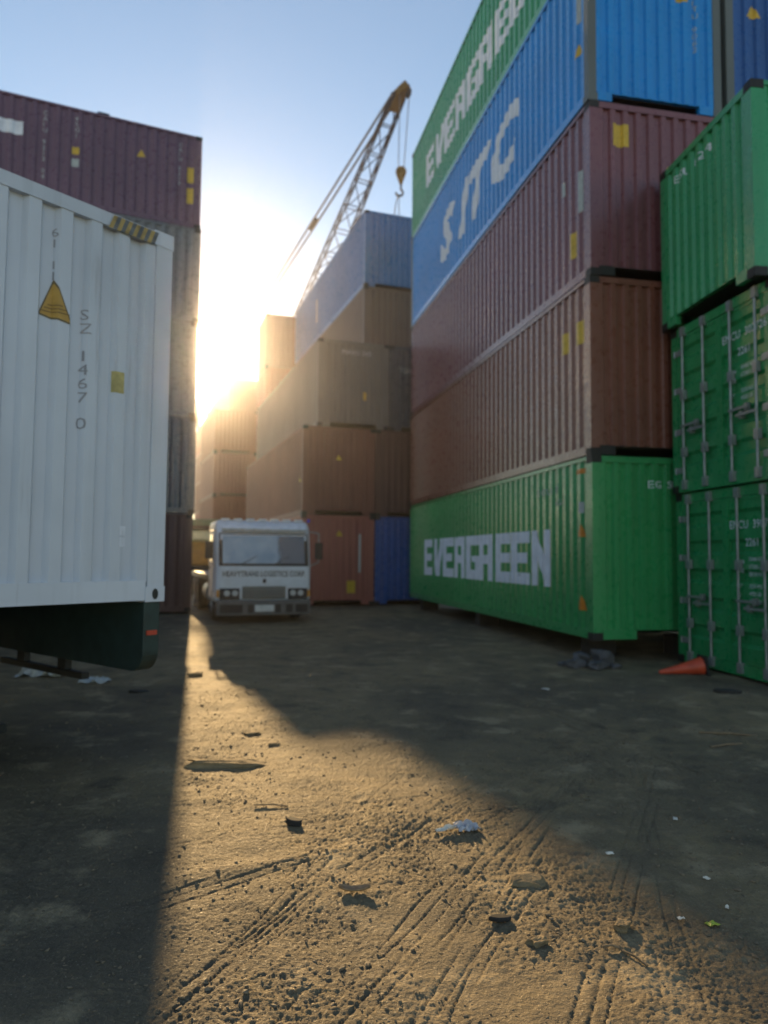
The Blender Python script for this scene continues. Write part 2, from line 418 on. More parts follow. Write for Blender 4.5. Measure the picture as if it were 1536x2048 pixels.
def container(loc, yaw, L, H, mat, label, front='wall', post=None, rails=None, detail=1, tilt=0.0, group='stacked shipping containers', castmat=None, tun=.42, sill=None):
    c = empty('shipping_container', loc, -R(yaw)); tag(c, label, 'shipping container', group)
    if tilt: c.rotation_euler[0] = tilt
    post = post or mat; rails = rails or mat
    K = (L, H)
    def part(name, key, fn, m, at_=None, rz=0.0, parent=c, bevel=0):
        o = obj(name, cached((key,) + K, lambda: fn().mesh(name)), m, parent, bevel)
        if at_: o.location = at_
        if rz: o.rotation_euler = (0, 0, rz)
        return o
    bz, tz = .155, H - .065
    sp = side_prof(L)
    parts = {}
    parts['left'] = part('side_panel', 'pl', lambda: sheet(sp, bz, tz, PUT['left'](L)), mat)
    parts['right'] = part('side_panel', 'pr', lambda: sheet(sp, bz, tz, PUT['right'](L)), mat)
    part('roof', 'roof', lambda: MB().box(.06, W - .06, .06, L - .06, H - .05, H - .012), mat)
    part('floor', 'floor', lambda: MB().box(.05, W - .05, .9, L - .06, .10, .15), BLACK)
    if detail:
        part('cross_member', 'xm', lambda: [mb := MB(), [mb.box(.055, W - .055, y, y + .05, .02, .10) for y in np.arange(1.0, L - .3, .6)]][0], BLACK)
    for x in (0, W - .06):
        part('top_side_rail', 'tsr', lambda: MB().box(0, .06, POST, L - POST, H - .07, H - .008), rails, (x, 0, 0))
        part('bottom_side_rail', 'bsr', lambda: MB().box(0, .05, POST, L - POST, .018, .16), rails, (x if x == 0 else W - .05, 0, 0))
    for x, y, fx, fy in ((0, 0, 1, 1), (W, 0, -1, 1), (0, L, 1, -1), (W, L, -1, -1)):
        px = x if fx > 0 else x - POST; py = y if fy > 0 else y - POST
        part('corner_post', 'cp', lambda: MB().box(.002, POST - .002, .002, POST - .002, .118, H - .118), post, (px, py, 0))
        cx = x if fx > 0 else x - .162; cy = y if fy > 0 else y - .172
        part('corner_casting', 'cc0', casting_mesh, castmat or CASTING, (cx, cy, 0))
        part('corner_casting', 'cc0', casting_mesh, castmat or CASTING, (cx, cy, H - .118))
    # end at local y=0
    if front == 'wall':
        parts['front'] = part('end_panel', 'pf', lambda: sheet(END_PROF, .155, H - .105, PUT['front'](L)), mat)
        part('end_header', 'eh', lambda: MB().box(POST + .012, W - POST - .012, .004, .07, H - .11, H - .010), rails)
        if tun:      # bottom end sill with the gooseneck tunnel cut out of its middle
            part('end_sill', 'es%.2f' % tun, lambda: MB().box(POST + .012, tun, .004, .09, .012, .165).box(W - tun, W - POST - .012, .004, .09, .012, .165).box(tun, W - tun, .02, .09, .150, .166), sill or rails)
            part('tunnel_plate', 'tp%.2f' % tun, lambda: MB().box(tun, W - tun, .09, .90, .140, .148).box(tun, W - tun, .88, .90, .02, .139), BLACK)
        else:
            part('end_sill', 'esf', lambda: MB().box(POST + .012, W - POST - .012, .004, .09, .012, .165), sill or rails)
    else:
        part('end_header', 'ehd', lambda: MB().box(POST + .012, W - POST - .012, .0, .07, H - .145, H - .010), rails)
        part('door_sill', 'ds', lambda: MB().box(POST + .012, W - POST - .012, .0, .09, .012, .165), rails)
        x0 = POST + .005
        for k in range(2):
            d = part('door', 'door', lambda: door_mesh(H), mat, (x0 + k * 1.066, .004, 0))
            for q in ((.20, .74) if k == 0 else (.32, .86)):
                r = part('lock_rod', 'rod', lambda: rod_mesh(H), GALV, (q, 0, 0), 0, d)
                # keepers belong to the rods' brackets, kept on the door leaf
                for zz in (.12, H - .10, .62, H * .58):
                    part('rod_bracket', 'camk', cam_keeper_mesh, GALV, (q, 0, zz), 0, d)
            for q, s_ in (((.20, 1), (.74, -1)) if k == 0 else ((.32, 1), (.86, -1))):
                h = part('handle', 'hand', handle_mesh, GALV, (q, 0, 1.02 if s_ > 0 else .93), 0, d)
                if s_ < 0: h.scale = (-1, 1, 1)
            for zz in (.35, .95, 1.6, H - .4):
                hg = part('hinge', 'hng', hinge_mesh, GALV, (0 if k == 0 else 1.062, 0, zz), 0, d)
                if k == 1: hg.scale = (-1, 1, 1)
        c['door_x0'] = x0
    # end at local y=L
    parts['back'] = part('end_panel', 'pb', lambda: sheet(END_PROF, .155, H - .105, PUT['back'](L)), mat)
    part('end_header', 'ehb', lambda: MB().box(POST + .012, W - POST - .012, L - .07, L - .004, H - .11, H - .010), rails)
    part('end_sill', 'esb', lambda: MB().box(POST + .012, W - POST - .012, L - .09, L - .004, .012, .16), rails)
    c_parts[c.name] = (parts, L, H)
    return c
c_parts = {}
def decal(c, face, polys, mat, name='lettering', off=.003, label=None):
    parts, L, H = c_parts[c.name]
    pr = side_prof(L) if face in ('left', 'right') else END_PROF
    o = obj(name, drape(polys, pr, PUT[face](L), off), mat, parts[face])
    if label: o['label'] = label
    return o
def tri(u, z, s_): return [(u - s_ / 2, z - s_ * .43), (u + s_ / 2, z - s_ * .43), (u, z + s_ * .43)]

L40 = 12.192; HC = 2.896
def chain(c0, yaw, n):   # helper direction vectors
    a = R(yaw); return (math.sin(a), math.cos(a)), (math.cos(a), -math.sin(a))

# --- the tall stack on the right
RX, RY, RYAW, RB = 3.253, 11.435, -11.4525, .337
def rs(level, mat, label, dx=0.0, dy=0.0, **k):
    a, b = chain(0, RYAW, 0)
    return container((RX + b[0] * dx + a[0] * dy, RY + b[1] * dx + a[1] * dy, RB + level * HC), RYAW, L40, HC, mat, label, **k)
r0 = rs(0, GREEN, 'green container with white EVERGREEN lettering resting on rubble at the bottom of the right stack', tun=.74)
r1 = rs(1, BROWN, 'brown container striped by low sunlight, directly above the bottom green EVERGREEN one', dy=.02, sill=BLACK)
r2 = rs(2, MAROON, 'maroon container with a large yellow sticker on its end, below the blue SITC one', dx=.01, sill=BLACK)
r3 = rs(3, BLUE, 'blue container with white SITC lettering and worn grey corner posts', dx=-.01, dy=.0, post=POST_WORN, castmat=POST_WORN)
r4 = rs(4, GREEN_BRIGHT, 'topmost green EVERGREEN container against the sky on the right stack', dx=.0, dy=.03)
n0 = rs(0, GREY, 'grey container at the foot of the dark blue one, hidden behind the green stack', dx=2.53, detail=0)
n1 = rs(1, DARKBROWN, 'dark brown container second from the ground under the dark blue one', dx=2.53, detail=0)
n2 = rs(2, RED, 'red brown container right below the dark blue one beside the maroon end', dx=2.53, detail=0)
n3 = rs(3, BLUE_DARK, 'dark blue container at the top right edge, beside the blue SITC one', dx=2.53, detail=0, post=POST_WORN)
# lettering on the long side that faces the yard (local 'left', read from far to near)
for c, z0, m_ in ((r0, .76, LETTER), (r4, .86, LETTER)):
    pl, tw = block_word('EVERGREEN', .915, 1.02, .075)
    decal(c, 'left', shift(pl, 10.42, z0, True), m_, label='white block lettering EVERGREEN')
pl = []
for ch_, ox in (('S', 0), ('I', 1.42), ('T', 1.93), ('C', 3.30)): pl += shift(text_polys(ch_, 1.72, .28, 1.02, .05), ox, 0)
xs_all = [p[0] for t in pl for p in t]
sx = 5.9 / (max(xs_all) - min(xs_all))
decal(r3, 'left', shift([[(x * sx, y) for x, y in t] for t in pl], 8.85, .80, True), LETTER, label='white slanted lettering SITC')
def idtext(c, face, s_, u, z, size, m_=LETTER_DULL, mir=None, xs_=1.0, vertical=False):
    mir = face in ('left', 'back') if mir is None else mir
    if vertical:
        out = []
        for k, ch in enumerate(s_):
            if ch != ' ': out += shift(text_polys(ch, size, 0, xs_), 0, -k * size * .92)
        return decal(c, face, shift(out, u, z, mir), m_)
    return decal(c, face, shift(text_polys(s_, size, 0, xs_), u, z, mir), m_)
idtext(r0, 'left', 'EGSU 117', 2.15, 2.40, .17, LETTER_DULL, None, 1.25); idtext(r0, 'left', '45G1', 1.45, 2.18, .15)
idtext(r0, 'front', 'EG SU  11', .98, 2.40, .17, LETTER, None, 1.25)
for z in (1.72,): decal(r0, 'left', [tri(.42, z, .24)], ORANGE, 'warning_triangle')
decal(r0, 'left', [tri(.42, .56, .28)], ORANGE, 'warning_triangle')
decal(r0, 'left', [rect(.36, 2.0, .48, 2.18)], LETTER_DULL, 'label_plate')
decal(r0, 'left', [rect(.30, H_ := 2.64, .62, 2.72)], ORANGE, 'hazard_tape')
decal(r1, 'left', [rect(.82, 1.86, 1.04, 2.22)], YELLOW, 'warning_sticker')
decal(r1, 'left', [rect(.28, 1.88, .50, 2.26)], YELLOW, 'warning_sticker')
decal(r1, 'front', [tri(2.02, 2.15, .28)], YELLOW, 'warning_triangle')
decal(r2, 'left', [rect(.52, .52, .74, .96)], YELLOW, 'warning_sticker')
decal(r2, 'left', [rect(.32, 1.2, .44, 1.9)], LETTER_DULL, 'label_plate')
decal(r2, 'left', [rect(.95, 1.75, 1.06, 2.0)], LETTER_DULL, 'label_plate')
decal(r2, 'front', [rect(.42, 2.18, .72, 2.56)], YELLOW, 'warning_sticker')
decal(r2, 'front', [tri(1.42, 1.83, .30)], YELLOW, 'warning_triangle')
decal(r3, 'left', [tri(.38, 1.09, .24)], YELLOW, 'warning_triangle')
decal(r3, 'left', [rect(.30, 1.55, .42, 2.1)], LETTER_DULL, 'label_plate')
decal(r3, 'left', [rect(.30, 2.1, .44, 2.28)], YELLOW, 'warning_sticker')
decal(r3, 'front', [tri(1.72, 2.06, .26)], YELLOW, 'warning_triangle')
idtext(r3, 'front', 'SITU 9062', 1.93, 2.05, .13, LETTER_DULL, False, 1, True)
decal(n3, 'front', [tri(.55, 2.0, .28)], YELLOW, 'warning_triangle')
# blocks the right stack stands on
TIMBER = plain('dark_timber', (.045, .038, .032), .85, 0, .4, 6, .4)
for dx, dy, lb in ((.30, .75, 'dark timber block behind the rubble under the near corner of the green container'), (1.75, .6, 'dark timber block under the right near corner of the green container'),
                   (.2, 6.0, 'dark timber block under the middle of the green container side'), (.2, 11.3, 'dark timber block under the far end of the green container'),
                   (1.75, 11.3, 'dark timber block at the far hidden corner under the green container'), (2.75, .6, 'dark timber block under the left near corner of the grey container'),
                   (4.3, .6, 'dark timber block under the right near corner of the grey container'), (2.75, 11.3, 'dark timber block under the left far corner of the grey container'),
                   (4.3, 11.3, 'dark timber block under the right far corner of the grey container')):
    a, b = chain(0, RYAW, 0)
    x, y = RX + b[0] * dx + a[0] * dy, RY + b[1] * dx + a[1] * dy
    o = obj('timber_block', cached(('blk',), lambda: MB().box(0, .5, 0, .3, 0, .40).mesh('timber_block')), TIMBER, None, .02)
    o.location = (x, y, -.068); o.rotation_euler = (0, 0, -R(RYAW))
    tag(o, lb, 'timber block', 'blocks under the right stack')

# --- green stack at the right edge, ends towards the yard
GH = 2.591
g0 = container((4.60, 11.52, .03), 81, L40, GH, GREEN_DOOR, 'green container with closed doors and lock rods on the ground beside the fallen cone', front='door')
g1 = container((4.55, 11.50, .03 + GH), 81.5, L40, GH, GREEN_DOOR, 'green container with lock rod doors in the middle of the right edge stack', front='door')
g2 = container((4.42, 11.52, .03 + 2 * GH), 84, L40, GH, GREEN_BRIGHT, 'green container showing its corrugated end on top of the two doors at the right edge')
idtext(g2, 'front', 'EISU  8 214', .42, 2.22, .17, LETTER, None, 1.25)
def door_text(c, lines):
    # right-hand door leaf, flat print on the flush bands
    for ch in c.children:
        if ch.name.split('.')[0] == 'door' and ch.location.x > 1:
            for (s_, x, z, size) in lines:
                mb = MB()
                for t in text_polys(s_, size, 0, .95): mb.add([(x + p[0], .004, z + p[1]) for p in t], [tuple(range(len(t)))])
                obj('lettering', mb.mesh('lettering', False), LETTER, ch)
door_text(g1, [('EMCU  302726', .10, 2.00, .16), ('2261', .44, 1.76, .15), ('MGW', .23, 1.52, .075), ('TARE', .23, 1.40, .075), ('NET', .23, 1.20, .075), ('CU', .23, 1.08, .075),
               ('30480 KG', .50, 1.56, .075), ('67200 LB', .50, 1.46, .075), ('2230 KG', .50, 1.24, .075), ('4920 LB', .50, 1.14, .075)])
door_text(g0, [('EMCU  390712', .10, 2.00, .16), ('2261', .44, 1.76, .15), ('MGW', .23, 1.52, .075), ('TARE', .23, 1.40, .075), ('NET', .23, 1.20, .075), ('CU', .23, 1.08, .075),
               ('30480 KG', .50, 1.56, .075), ('67200 LB', .50, 1.46, .075), ('28250 KG', .50, 1.36, .075), ('2230 KG', .50, 1.20, .075), ('4920 LB', .50, 1.10, .075), ('33.2 CU', .50, 1.00, .075)])

# --- block of stacks at the end of the yard
MY = -19
m_r1a = container((-2.62, 23.4, .04), MY, L40, HC, RED, 'red brown container on the ground right behind the white truck cab')
m_r1b = container((-2.62, 23.42, .04 + HC), MY, L40, HC, UMBER, 'brown container above the red one behind the truck, its long side washed by the sun')
m_r1c = container((-2.18, 23.55, .04 + 2 * HC), MY, L40, HC, DUN, 'grey container third up, highest on the front row behind the truck')
m_r2a = container((-.28, 24.22, .04), MY, L40, HC, BLUE_DARK, 'blue container on the ground between the red one and the right stack')
m_r2b = container((-.28, 24.22, .04 + HC), MY, L40, HC, DARKBROWN, 'dark brown container above the ground level blue one in the middle gap')
m_r2c = container((.16, 24.38, .04 + 2 * HC), MY, L40, HC, SLATE, 'dull grey blue container with white numbers, third up in the middle gap')
m_r2d = container((-.80, 26.60, .04 + 3 * HC), MY, L40, HC, TAN, 'tan brown container wedged right under the high grey blue one in the middle')
m_r2e = container((-.80, 26.60, .04 + 4 * HC), MY, L40, HC, BLUE_GREY, 'grey blue container topping the middle block below the crane boom')
idtext(m_r2c, 'front', 'TGHU 4', .10 + .25, 2.0, .26, LETTER_DULL, None, .8)
decal(m_r1c, 'front', [rect(1.55, .95, 1.66, 1.22)], YELLOW, 'warning_sticker')
idtext(m_r1c, 'front', 'MAXU 245', .8, 2.45, .22)
decal(m_r1a, 'front', [rect(1.52, .38, 1.80, .78)], YELLOW, 'warning_sticker')
decal(m_r1a, 'front', [tri(1.25, 2.32, .22)], YELLOW, 'warning_triangle')
decal(m_r1a, 'front', [rect(1.92, 1.05, 1.98, 2.3)], LETTER_DULL, 'number_strip')
decal(m_r1b, 'front', [tri(1.2, 1.9, .2)], YELLOW, 'warning_triangle')
decal(m_r1b, 'left', [tri(.5, 1.2, .25)], YELLOW, 'warning_triangle')
decal(m_r2e, 'left', [rect(7.4, .9, 7.6, 2.0)], LETTER_DULL, 'number_strip')
cols5 = [TAN, UMBER, DUN, RED, ROSE]
words5 = ['tan', 'brown', 'grey', 'red brown', 'maroon']; lv = ['lowest', 'second', 'third', 'fourth', 'topmost']
for k in range(5):
    container((-7.19, 40.9, .10 + k * HC), 71, L40, HC, cols5[k], f'{words5[k]} container {lv[k]} in the hazy tower that stands crossways behind the truck row', detail=0)
near4 = [RED, UMBER, ROSE, UMBER]; fw = ['red brown', 'umber', 'maroon', 'brown']
for k in range(4):
    container((-9.62, 41.1, .06 + k * 2.46), -21, 6.058, 2.46, near4[k], f'{fw[k]} short container {lv[k] if k < 3 else "topmost"} in the lower stack where the sunlit gap narrows', detail=0)
far1 = [UMBER, ROSE, RED, DARKBROWN, UMBER]; fw = ['brown', 'maroon', 'red brown', 'dark brown', 'brown']
for k in range(5):
    container((-11.35, 53.0, .10 + k * HC), -20, L40, HC, far1[k], f'{fw[k]} container {lv[k]} in the sunlit far row below the low sun', detail=0)
far2 = [DARKBROWN, RED, UMBER, ROSE, RED]; fw = ['dark brown', 'red brown', 'brown', 'maroon', 'red brown']
for k in range(5):
    container((-15.75, 65.4, .10 + k * HC), -20, L40, HC, far2[k], f'{fw[k]} container {lv[k]} in the farthest row seen left of the truck', detail=0)

# --- stack on the left, long side to the camera
LH = 2.69; lcol = [DARKBROWN, SLATE, GREY, GREY, PURPLE]
lword = ['brown container on the ground at the foot of the left stack', 'dark blue container second up in the left stack behind the white one', 'grey container in the middle of the left stack beside the sun',
         'grey container second from the top of the left stack behind hazard stripes', 'purple maroon container topping the left stack against the sky']
ls = []
for k in range(5):
    ls.append(container((-17.40 + .03 * (k % 2), 17.50, .05 + k * LH), 65.9, L40, LH, lcol[k], lword[k]))
t5 = ls[4]
idtext(t5, 'right', 'CAIU 9213 04', 8.08, 2.3, .17, LETTER_DULL, False, 1, True)
idtext(t5, 'right', '45G1', 8.85, 2.35, .17, LETTER_DULL, False, 1, True)
decal(t5, 'right', [rect(7.0, 1.62, 7.62, 1.98)], LETTER, 'label_plate')
decal(t5, 'right', [rect(8.8, 1.42, 8.98, 1.62)], YELLOW, 'warning_sticker')
decal(t5, 'right', [rect(8.8, 1.08, 8.98, 1.3)], LETTER_DULL, 'label_plate')
decal(t5, 'right', [tri(10.55, 1.85, .24)], YELLOW, 'warning_triangle')
idtext(t5, 'right', 'CAIU 9213', 11.55, 2.3, .15, LETTER_DULL, False, 1, True)
decal(t5, 'right', [rect(11.80, 1.3, 11.98, 1.75)], YELLOW, 'warning_sticker'); decal(t5, 'right', [rect(11.80, .7, 11.98, 1.15)], YELLOW, 'warning_sticker')
o = obj('lashing_bracket', MB().box(9.4, 9.7, W - .05, W - .01, LH - .008, LH + .05), BLACK, t5)
o.rotation_euler = (0, 0, 0); o.data.transform(Matrix(((0, 1, 0, 0), (1, 0, 0, 0), (0, 0, 1, 0), (0, 0, 0, 1))))

# --- white container on the trailer at the left edge
WYAW = -51.5; WB = 1.24; WHH = 2.92
wc = container((-3.235, 3.862, WB), WYAW, L40, WHH, WHITE, 'white container end with yellow warning triangle and hazard stripes, loaded on the trailer at left', castmat=WHITE, group='container on the trailer', tun=None)
wc.__delitem__('group')
u_ = .86
T_ = [(1.392, 2.02), (1.625, 1.985), (1.495, 2.29)]
cx_, cz_ = sum(p[0] for p in T_) / 3, sum(p[1] for p in T_) / 3
I_ = [(cx_ + (x - cx_) * .86, cz_ + (z - cz_) * .86) for x, z in T_]
decal(wc, 'front', [I_], plain('orange_yellow', (.48, .29, .055), .5, 0, .2, 14), 'warning_triangle')
decal(wc, 'front', [[T_[k], T_[(k + 1) % 3], I_[(k + 1) % 3], I_[k]] for k in range(3)], plain('triangle_edge', (.16, .12, .05), .5), 'triangle_border')
for zz_, ww_ in ((2.10, .045), (2.075, .07), (2.05, .095)): decal(wc, 'front', [rect(1.505 - ww_, zz_, 1.505 + ww_, zz_ + .008)], plain('print_brown', (.22, .13, .03), .5), 'print_line', .005)
decal(wc, 'front', [rect(1.955, 1.57, 2.045, 1.73)], plain('faded_yellow', (.45, .38, .14), .5, 0, .3, 20), 'warning_sticker')
idtext(wc, 'front', '61 11', 1.47, 2.60, .085, LETTER_GREY, False, 1, True)
idtext(wc, 'front', 'SZ 1467', 1.70, 2.06, .11, LETTER_GREY, False, 1, True)
idtext(wc, 'front', '0', 1.695, 1.26, .12, LETTER_GREY, False, 1, True)
decal(wc, 'front', [rect(2.045, .42, 2.12, .49), rect(2.045, .505, 2.12, .575)], LETTER, 'label_plate')
mbY = MB(); mbK = MB()
n_ = 6; u0_, u1_ = 1.87, 2.26
for k in range(n_ * 2):
    a0 = u0_ + (u1_ - u0_) * k / (n_ * 2); a1 = u0_ + (u1_ - u0_) * (k + 1) / (n_ * 2)
    (mbY if k % 2 == 0 else mbK).add([(a0, -.008, WHH - .125), (a1, -.008, WHH - .125), (a1 + .04, -.008, WHH - .02), (a0 + .04, -.008, WHH - .02)], [(0, 1, 2, 3)])
eh = [ch for ch in wc.children if ch.name.startswith('end_header')][0]
obj('hazard_stripe', mbY, plain('dirty_yellow', (.42, .30, .10), .6, 0, .5, 12), eh); obj('hazard_stripe', mbK, plain('worn_black', (.13, .14, .15), .6, 0, .5, 12), eh)
mbo = MB()
for x in (.085, W - .085): mbo.prism([(x + .026 * math.cos(t), .06 + .042 * math.sin(t)) for t in np.linspace(0, 2 * math.pi, 14, False)], 'y', -.008, .0)
cc = [ch for ch in wc.children if ch.name.startswith('corner_casting')]
for ch in cc[:4:2]: obj('casting_hole', cached(('hole',), lambda: MB().prism([(.081 + .026 * math.cos(t), .06 + .042 * math.sin(t)) for t in np.linspace(0, 2 * math.pi, 14, False)], 'y', -.007, -.0045).mesh('casting_hole')), BLACK, ch)

# trailer under it (local frame of the container: x across, y along)
tr = empty('container_trailer', (-3.235, 3.862, 0), -R(WYAW)); tag(tr, 'dark green skeletal trailer carrying the white container at the left edge', 'trailer')
def rail_profile(x0, x1):
    # deep outer rail with a rounded lower end corner
    pts = [(0.02, WB - .006), (0.02, .86)] + [(.02 + .16 * (1 - math.cos(t)), .86 - .16 * math.sin(t)) for t in np.linspace(.2, math.pi / 2, 6)] + [(12.0, .70), (12.0, WB - .006)]
    return MB().prism(pts, 'x', x0, x1)
for x0, x1 in ((.02, .16), (W - .16, W - .02)):
    rl_ = obj('side_rail', rail_profile(x0, x1), CHASSIS, tr, .006)
    xx = (x0 + x1) / 2
    obj('reflector', MB().box(xx - .045, xx + .045, .008, .019, .985, 1.02), plain('red_reflector', (.5, .06, .03), .3), rl_)
for y in (2.7, 4.6, 6.8, 9.0, 11.5):
    obj('cross_member', cached(('trx',), lambda: MB().box(.16, W - .16, -.06, .06, .95, 1.16).mesh('cross_member')), CHASSIS, tr).location = (0, y, 0)
# frame that hangs under the yard-side rail: two posts and a bar
fr = MB()
xr = W - .09
for y in (1.30, 2.05): fr.box(xr - .03, xr + .03, y - .07, y + .07, .60, .70)
fr.box(xr - .035, xr + .035, .95, 2.45, .545, .60)
obj('side_guard', fr, BLACK, tr, .004)
lg = obj('landing_leg', MB().box(1.96, 2.08, 2.0, 2.12, .06, .86), BLACK, tr); obj('foot_plate', MB().box(1.88, 2.16, 1.93, 2.19, -.02, .06), BLACK, lg)
lg = obj('landing_leg', MB().box(.36, .48, 2.0, 2.12, .06, .86), BLACK, tr); obj('foot_plate', MB().box(.28, .56, 1.93, 2.19, -.02, .06), BLACK, lg)
def wheel(name, c, r, w_, parent, dirx=(1, 0, 0), rimmat=None):
    wv = empty(name, c); wv.parent = parent
    prof = [(-w_ / 2, r * .62), (-w_ / 2, r * .92), (-w_ * .36, r), (w_ * .36, r), (w_ / 2, r * .92), (w_ / 2, r * .62)]
    obj('tyre', cached(('ty', r, w_, dirx), lambda: MB().lathe(prof, (0, 0, 0), dirx, 22).mesh('tyre')), RUBBER, wv)
    pr2 = [(-w_ * .45, r * .62), (-w_ * .25, r * .55), (-w_ * .2, .02), (w_ * .2, .02), (w_ * .25, r * .55), (w_ * .45, r * .62)]
    obj('rim', cached(('rim', r, w_, dirx), lambda: MB().lathe(pr2, (0, 0, 0), dirx, 22).mesh('rim')), rimmat or GALV, wv)
    return wv
for y in (8.2, 9.5):
    for x in (.16, .48, W - .48, W - .16): wheel('wheel', (x, y, .46), .48, .28, tr)
    obj('axle', MB().cyl((.3, y, .46), (W - .3, y, .46), .06), BLACK, tr); obj('axle_bracket', MB().box(.55, .67, y - .1, y + .1, .46, .86).box(W - .67, W - .55, y - .1, y + .1, .46, .86), BLACK, tr)

# ------------------------------------------------------------------ white truck facing the camera
tk = empty('truck', (-2.86, 17.7, 0), R(19)); tk.scale = (.94, .94, .94); tag(tk, 'white cab-over lorry facing the camera with dark lettering across its front', 'truck')
CABW = plain('cab_white', (.64, .69, .75), .3, 0, .12, 4)
DARKTRIM = plain('dark_trim', (.014, .016, .018), .75)
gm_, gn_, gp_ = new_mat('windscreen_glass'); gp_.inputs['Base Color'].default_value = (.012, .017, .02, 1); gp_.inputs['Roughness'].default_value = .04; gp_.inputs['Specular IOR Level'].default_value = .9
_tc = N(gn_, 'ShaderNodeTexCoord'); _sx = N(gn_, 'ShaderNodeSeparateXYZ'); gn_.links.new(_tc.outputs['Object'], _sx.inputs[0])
_refl_noise = noise4(gn_, 2.2, 4, _tc.outputs['Object']); _k = N(gn_, 'ShaderNodeMath', operation='MULTIPLY_ADD'); _k.inputs[1].default_value = .35; gn_.links.new(_refl_noise, _k.inputs[0]); gn_.links.new(_sx.outputs[0], _k.inputs[2])
gn_.links.new(mix(gn_, ramp(gn_, _k.outputs[0], .50, .60), mix(gn_, ramp(gn_, _refl_noise, .35, .7), (.17, .25, .32), (.32, .40, .46)), (.014, .018, .02)), gp_.inputs['Base Color'])  # painted reflection: pale blue sky at left, dark stack at right
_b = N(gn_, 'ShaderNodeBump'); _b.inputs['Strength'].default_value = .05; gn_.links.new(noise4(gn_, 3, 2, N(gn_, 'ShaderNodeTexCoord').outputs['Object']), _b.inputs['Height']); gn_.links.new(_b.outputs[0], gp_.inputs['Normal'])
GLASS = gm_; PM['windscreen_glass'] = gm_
hw = 1.22
side = [(0.02, .50), (0.0, 1.42), (.16, 2.24), (.26, 2.50), (.50, 2.62), (1.75, 2.62), (1.85, 2.5), (1.85, .50)]
cab = obj('cab', MB().prism(side, 'x', -hw, hw), CABW, tk, .11)
def on_front(z):   # y of the front surface at height z
    return np.interp(z, [.62, 1.42, 2.24, 2.50], [.02, 0, .16, .26])
def slab(x0, x1, z0, z1, off0=-.012, thick=.02):
    y0, y1 = on_front(z0) + off0, on_front(z1) + off0
    return MB().add([(x0, y0, z0), (x1, y0, z0), (x1, y1, z1), (x0, y1, z1), (x0, y0 + thick, z0), (x1, y0 + thick, z0), (x1, y1 + thick, z1), (x0, y1 + thick, z1)],
                    [(0, 1, 2, 3), (7, 6, 5, 4), (0, 4, 5, 1), (1, 5, 6, 2), (2, 6, 7, 3), (3, 7, 4, 0)])
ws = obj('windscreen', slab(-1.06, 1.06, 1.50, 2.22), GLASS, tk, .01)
obj('windscreen_seal', slab(-1.15, 1.15, 1.44, 2.28, -.006), DARKTRIM, tk)
for s_ in (-.62, .22):
    wp = obj('wiper', MB().obox((s_, on_front(1.5) - .03, 1.47), (s_ + .42, on_front(1.72) - .03, 1.70), .02, .02), DARKTRIM, tk)
obj('sun_visor', MB().prism([(.10, 2.32), (.04, 2.40), (.22, 2.50), (.26, 2.44)], 'x', -1.08, 1.08), plain('visor_white', (.72, .76, .80), .35), tk, .012)
for k in range(7):
    x = -.96 + k * .32
    obj('roof_marker', cached(('rm',), lambda: MB().box(-.10, .10, .40, .50, 2.615, 2.665).mesh('roof_marker')), CABW, tk).location = (x, 0, 0)
obj('flare_dot', MB().cyl((1.20, .30, 2.60), (1.20, .30, 2.68), .035, n=10), plain('flare_blue', (.08, .06, .75), .2), tk)  # small blue dot added to stand in for a lens flare spot
obj('front_panel', slab(-1.10, 1.14, .93, 1.41, -.008), CABW, tk, .01)
tp = text_polys('HEAVYTRANS LOGISTICS CORP.', .15, 0, 1, .022); tx = [p[0] for t in tp for p in t]; k_ = 2.12 / (max(tx) - min(tx))
mb = MB()
for t in tp: mb.add([(-1.06 + p[0] * k_, on_front(1.2 + p[1] * 1.3) - .0125, 1.18 + p[1] * 1.3) for p in t], [tuple(range(len(t)))])
obj('lettering', mb.mesh('lettering', False), LETTER_BLACK, [c for c in tk.children if c.name.startswith('front_panel')][0])
obj('emblem', MB().prism([(-.05, 1.04), (0, 1.0), (.05, 1.04), (.035, 1.12), (-.035, 1.12)], 'y', -.022, -.009), DARKTRIM, tk)
gr = obj('grille', MB().box(-.55, .55, -.022, .02, .62, .92), DARKTRIM, tk)
for z in (.68, .75, .82, .88): obj('grille_bar', cached(('gb',), lambda: MB().box(-.54, .54, -.034, -.021, -.012, .012).mesh('grille_bar')), plain('grille_grey', (.25, .28, .3), .4, .4), gr).location = (0, 0, z)
LAMP = plain('lamp_glass', (.5, .54, .56), .12, .1, .2, 20)
for s_ in (-1, 1):
    hl = obj('headlight', MB().box(min(s_ * .62, s_ * 1.12), max(s_ * .62, s_ * 1.12), -.03, .03, .60, .88), DARKTRIM, tk, .01)
    for xx in (.74, .94): obj('lamp', MB().cyl((s_ * xx, -.045, .76), (s_ * xx, -.028, .76), .075, n=14), LAMP, hl)
    obj('indicator', MB().box(min(s_ * 1.13, s_ * 1.2), max(s_ * 1.13, s_ * 1.2), -.02, .04, .66, .84), plain('amber_lens', (.6, .25, .04), .2), tk)
bp_ = obj('bumper', MB().box(-1.2, 1.2, -.10, .16, .20, .585), plain('bumper_grey', (.075, .085, .095), .45, 0, .3, 6), tk, .03)
for x0, x1 in ((-1.12, -.55), (-.42, -.28), (.28, .42), (.55, .72), (.80, 1.12)):
    obj('bumper_opening', MB().box(x0, x1, -.108, -.09, .27, .48), DARKTRIM, bp_)
obj('number_plate', MB().box(-.24, .24, -.116, -.102, .30, .46), plain('plate_white', (.6, .62, .62), .4), bp_)
